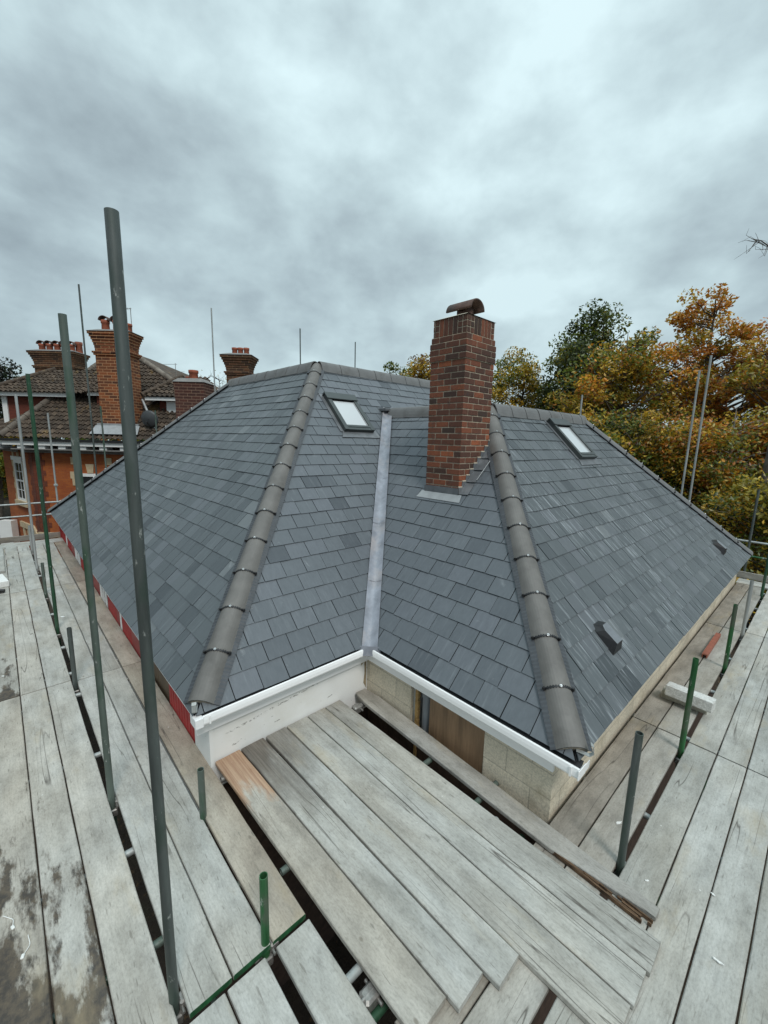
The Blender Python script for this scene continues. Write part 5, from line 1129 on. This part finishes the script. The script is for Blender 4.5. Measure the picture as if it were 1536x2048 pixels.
tree(*uw(18.4, 26), 12.1, [(-.4, .3, 9.6, 2.3, 2.3, 2.3), (-2.0, 2.0, 7.7, 2.0, 2.0, 1.7), (1.8, -1.6, 8.0, 2.2, 2.2, 1.9), (.4, 0, 6.2, 3.6, 3.6, 1.8), (3.2, -3.2, 6.6, 2.4, 2.4, 2.2)], 15500, .215, [(4, ORG), (4, RUST), (3, AMB), (2, OLV)], 'large orange beech with sky showing through its top', 'autumn_tree', 125, .34, trunk=.34, dens=1.0, shell=.55)
tree(*uw(21.8, 22), 10.2, [(-.8, .8, 8.0, 2.2, 2.2, 1.9), (-2.0, 1.8, 6.8, 2.0, 2.0, 1.6), (0, 0, 5.2, 3.2, 3.2, 2.0), (-1, 1, 2.6, 3.6, 3.2, 2.2)], 13000, .20, [(3, RUST), (3, ORG), (3, AMB), (3, OLV), (2, GRN)], 'rusty tree at the right edge with branches reaching in', 'autumn_tree', 120, .40, dens=1.1)
tree(*uw(10.2, 33), 9.8, [(0, 0, 8.0, 1.7, 1.7, 1.7), (-.9, .9, 6.6, 1.5, 1.5, 1.5), (1.2, -1.2, 6.2, 1.5, 1.5, 1.4), (0, 0, 3.5, 2.6, 2.6, 2.5)], 11000, .20, [(4, OLV), (3, AMB), (3, GRN), (1, YEL)], 'round yellow-green tree just right of the chimney', 'autumn_tree', 80, .42)
tree(*uw(2.7, 35), 10.4, [(0, 0, 8.4, 1.4, 1.4, 1.9), (.9, -.9, 7.2, 1.5, 1.5, 1.5), (0, 0, 4.5, 2.2, 2.2, 2.5)], 6500, .22, [(3, AMB), (3, OLV), (2, (.22, .12, .05))], 'amber tree just left of the chimney', 'autumn_tree', 60, .42)
tree(*uw(.6, 33), 9.0, [(.2, 0, 7.6, 1.0, 1.0, 1.4), (0, 0, 5, 1.8, 1.8, 2.2)], 3800, .22, [(3, GRN), (2, OLV), (2, DGN)], 'small dark green tree peeping over the ridge', 'green_tree', 40, .4)
tree(*uw(-.9, 34), 7.9, [(0, 0, 7.0, .7, .7, .8), (0, 0, 4.5, 1.4, 1.4, 2)], 1000, .2, [(3, OLV), (2, DGN)], 'smallest treetop over the ridge left of the chimney', 'green_tree', 24, .35)
# nearer, denser foliage behind the right eaves
tree(*uw(10.6, 18.6), 4.6, [(-1.2, 1.2, 2.9, 1.9, 1.9, 1.5), (.8, -.8, 2.6, 2.2, 2.0, 1.6), (0, 0, .6, 2.9, 2.9, 2.2), (-2.0, 1.8, 1.2, 1.8, 1.8, 1.8)], 24000, .155, [(4, AMB), (5, OLV), (3, GRN), (1, YEL), (3, DGN), (2, RUST)], 'yellowing bushy tree close behind the right roof slope', 'autumn_tree', 150, .40, M_BARKP, .2, dens=2.0)
tree(*uw(14.0, 17.2), 4.9, [(-.5, .6, 2.7, 2.0, 2.0, 1.5), (1.5, -1.5, 2.6, 2.2, 2.2, 1.9), (0, 0, .3, 3.0, 3.0, 2.1)], 20000, .155, [(3, AMB), (4, RUST), (4, OLV), (3, GRN), (2, DGN), (1, ORG)], 'rust and olive tree behind the two tall tubes', 'autumn_tree', 150, .40, M_BARKP, .2, dens=2.0)
tree(*uw(13.4, 13.2), 2.6, [(-.6, .6, .9, 1.6, 1.6, 1.1), (.9, -.9, .5, 1.8, 1.8, 1.3), (-1.0, 1.0, -1.2, 2.2, 2.2, 1.4)], 12000, .15, [(3, GRN), (4, OLV), (3, AMB), (2, YEL), (3, DGN)], 'low green and yellow tree at the far right end of the scaffold', 'autumn_tree', 90, .36, M_BARKP, .14, dens=2.0)
tree(*uw(14.4, 12.0), 1.1, [(-.4, .4, -.5, 1.2, 1.2, .9), (.6, -.6, -1.2, 1.3, 1.3, 1.0)], 5500, .14, [(5, ORG), (3, AMB), (2, (.42, .17, .03))], 'bright orange bush beyond the right guard rails', 'bush', 40, .3, M_BARKP, .1, 'bush')
# left side
tree(*uw(-26.8, 30), 8.2, [(0, 0, 6.0, 1.6, 1.6, 1.8), (0, 0, 3.8, 2.6, 2.6, 2.4), (0, 0, 1.5, 3, 3, 2.2)], 9000, .24, [(4, (.014, .02, .012)), (2, DGN), (1, (.03, .03, .015))], 'dark evergreen at the left edge behind the brick house', 'evergreen_tree', 90, .5, group='trees beyond the brick house')
tree(*uw(-25.5, 27), 4.2, [(0, 0, 2.8, 1.5, 1.5, 1.2), (0, 0, .8, 2.2, 2.2, 2)], 4500, .2, [(3, GRN), (3, OLV), (1, AMB)], 'olive shrub at the left edge below the evergreen', 'shrub', 40, .4, cat='shrub', group='trees beyond the brick house')
tree(*uw(-12.2, 31), 7.6, [(0, 0, 6.3, 1.0, 1.0, 1.1), (0, 0, 4.5, 1.6, 1.6, 1.5)], 160, .16, [(3, OLV), (1, AMB)], 'bare twiggy tree in the gap beside the sooty stack', 'bare_tree', 70, .35, group='trees beyond the brick house', trunk=.2)
tree(*uw(-25.2, 34), 9.2, [(0, 0, 7.2, 1.8, 1.8, 1.7), (0, 0, 5, 2.2, 2.2, 2)], 200, .16, [(3, OLV), (1, DGN)], 'bare tree behind the dark evergreen', 'bare_tree', 70, .4, group='trees beyond the brick house')
# a bare limb reaching in from the right edge
lm = MB(); rg = random.Random(5); root = tag(empty('bare_branch_tree', (18.9, 1.6, GZ)), 'bare tree whose twig tips reach in at the right edge of the sky', 'tree', 'trees beyond the roof')
pts = [Vector((18.9, 1.6, GZ)), Vector((18.9, 1.5, 4)), Vector((18.6, 1.8, 7.4)), Vector((18.2, 2.2, 8.9)), Vector((17.9, 2.55, 9.2)), Vector((17.7, 2.75, 9.25))]
for i, (p, q) in enumerate(zip(pts, pts[1:])): lm.tube(p, q, (.2, .12, .06, .026, .014)[i], (.12, .06, .026, .014, .006)[i], 6)
for i in range(16):
    p = pts[3].lerp(pts[5], rg.random()); q = p + Vector((rg.uniform(-.3, .05), rg.uniform(-.05, .35), rg.uniform(-.35, .3))); lm.tube(p, q, .010, .004, 4); r = q + Vector((rg.uniform(-.2, .05), rg.uniform(-.05, .2), rg.uniform(-.1, .2))); lm.tube(q, r, .005, .003, 4)
lm.build('trunk', M_BARK, root)
# far trees closing the horizon
n = 26000; a = NRG.uniform(rad(-60), rad(160), n); r = NRG.uniform(48, 66, n); hh = 3.3 + 1.6 * np.sin(a * 9) + 1.1 * np.sin(a * 23 + 1) + .8 * np.sin(a * 51)
pos = np.stack([r * np.cos(a), r * np.sin(a), GZ + (hh - GZ) * NRG.random(n) ** .7], 1); pc = np.array([OLV, GRN, DGN, RUST, AMB]); cols = pc[NRG.choice(5, n, p=[.3, .25, .25, .1, .1])] * NRG.uniform(.6, 1.2, n)[:, None]
ft = empty('distant_trees', (0, 0, GZ)); lo_ = leafobj('distant_trees', pos, 1.1, cols, ft); lo_.parent = None; lo_.matrix_parent_inverse = Matrix.Identity(4); bpy.data.objects.remove(ft); tag(lo_, kind='stuff')
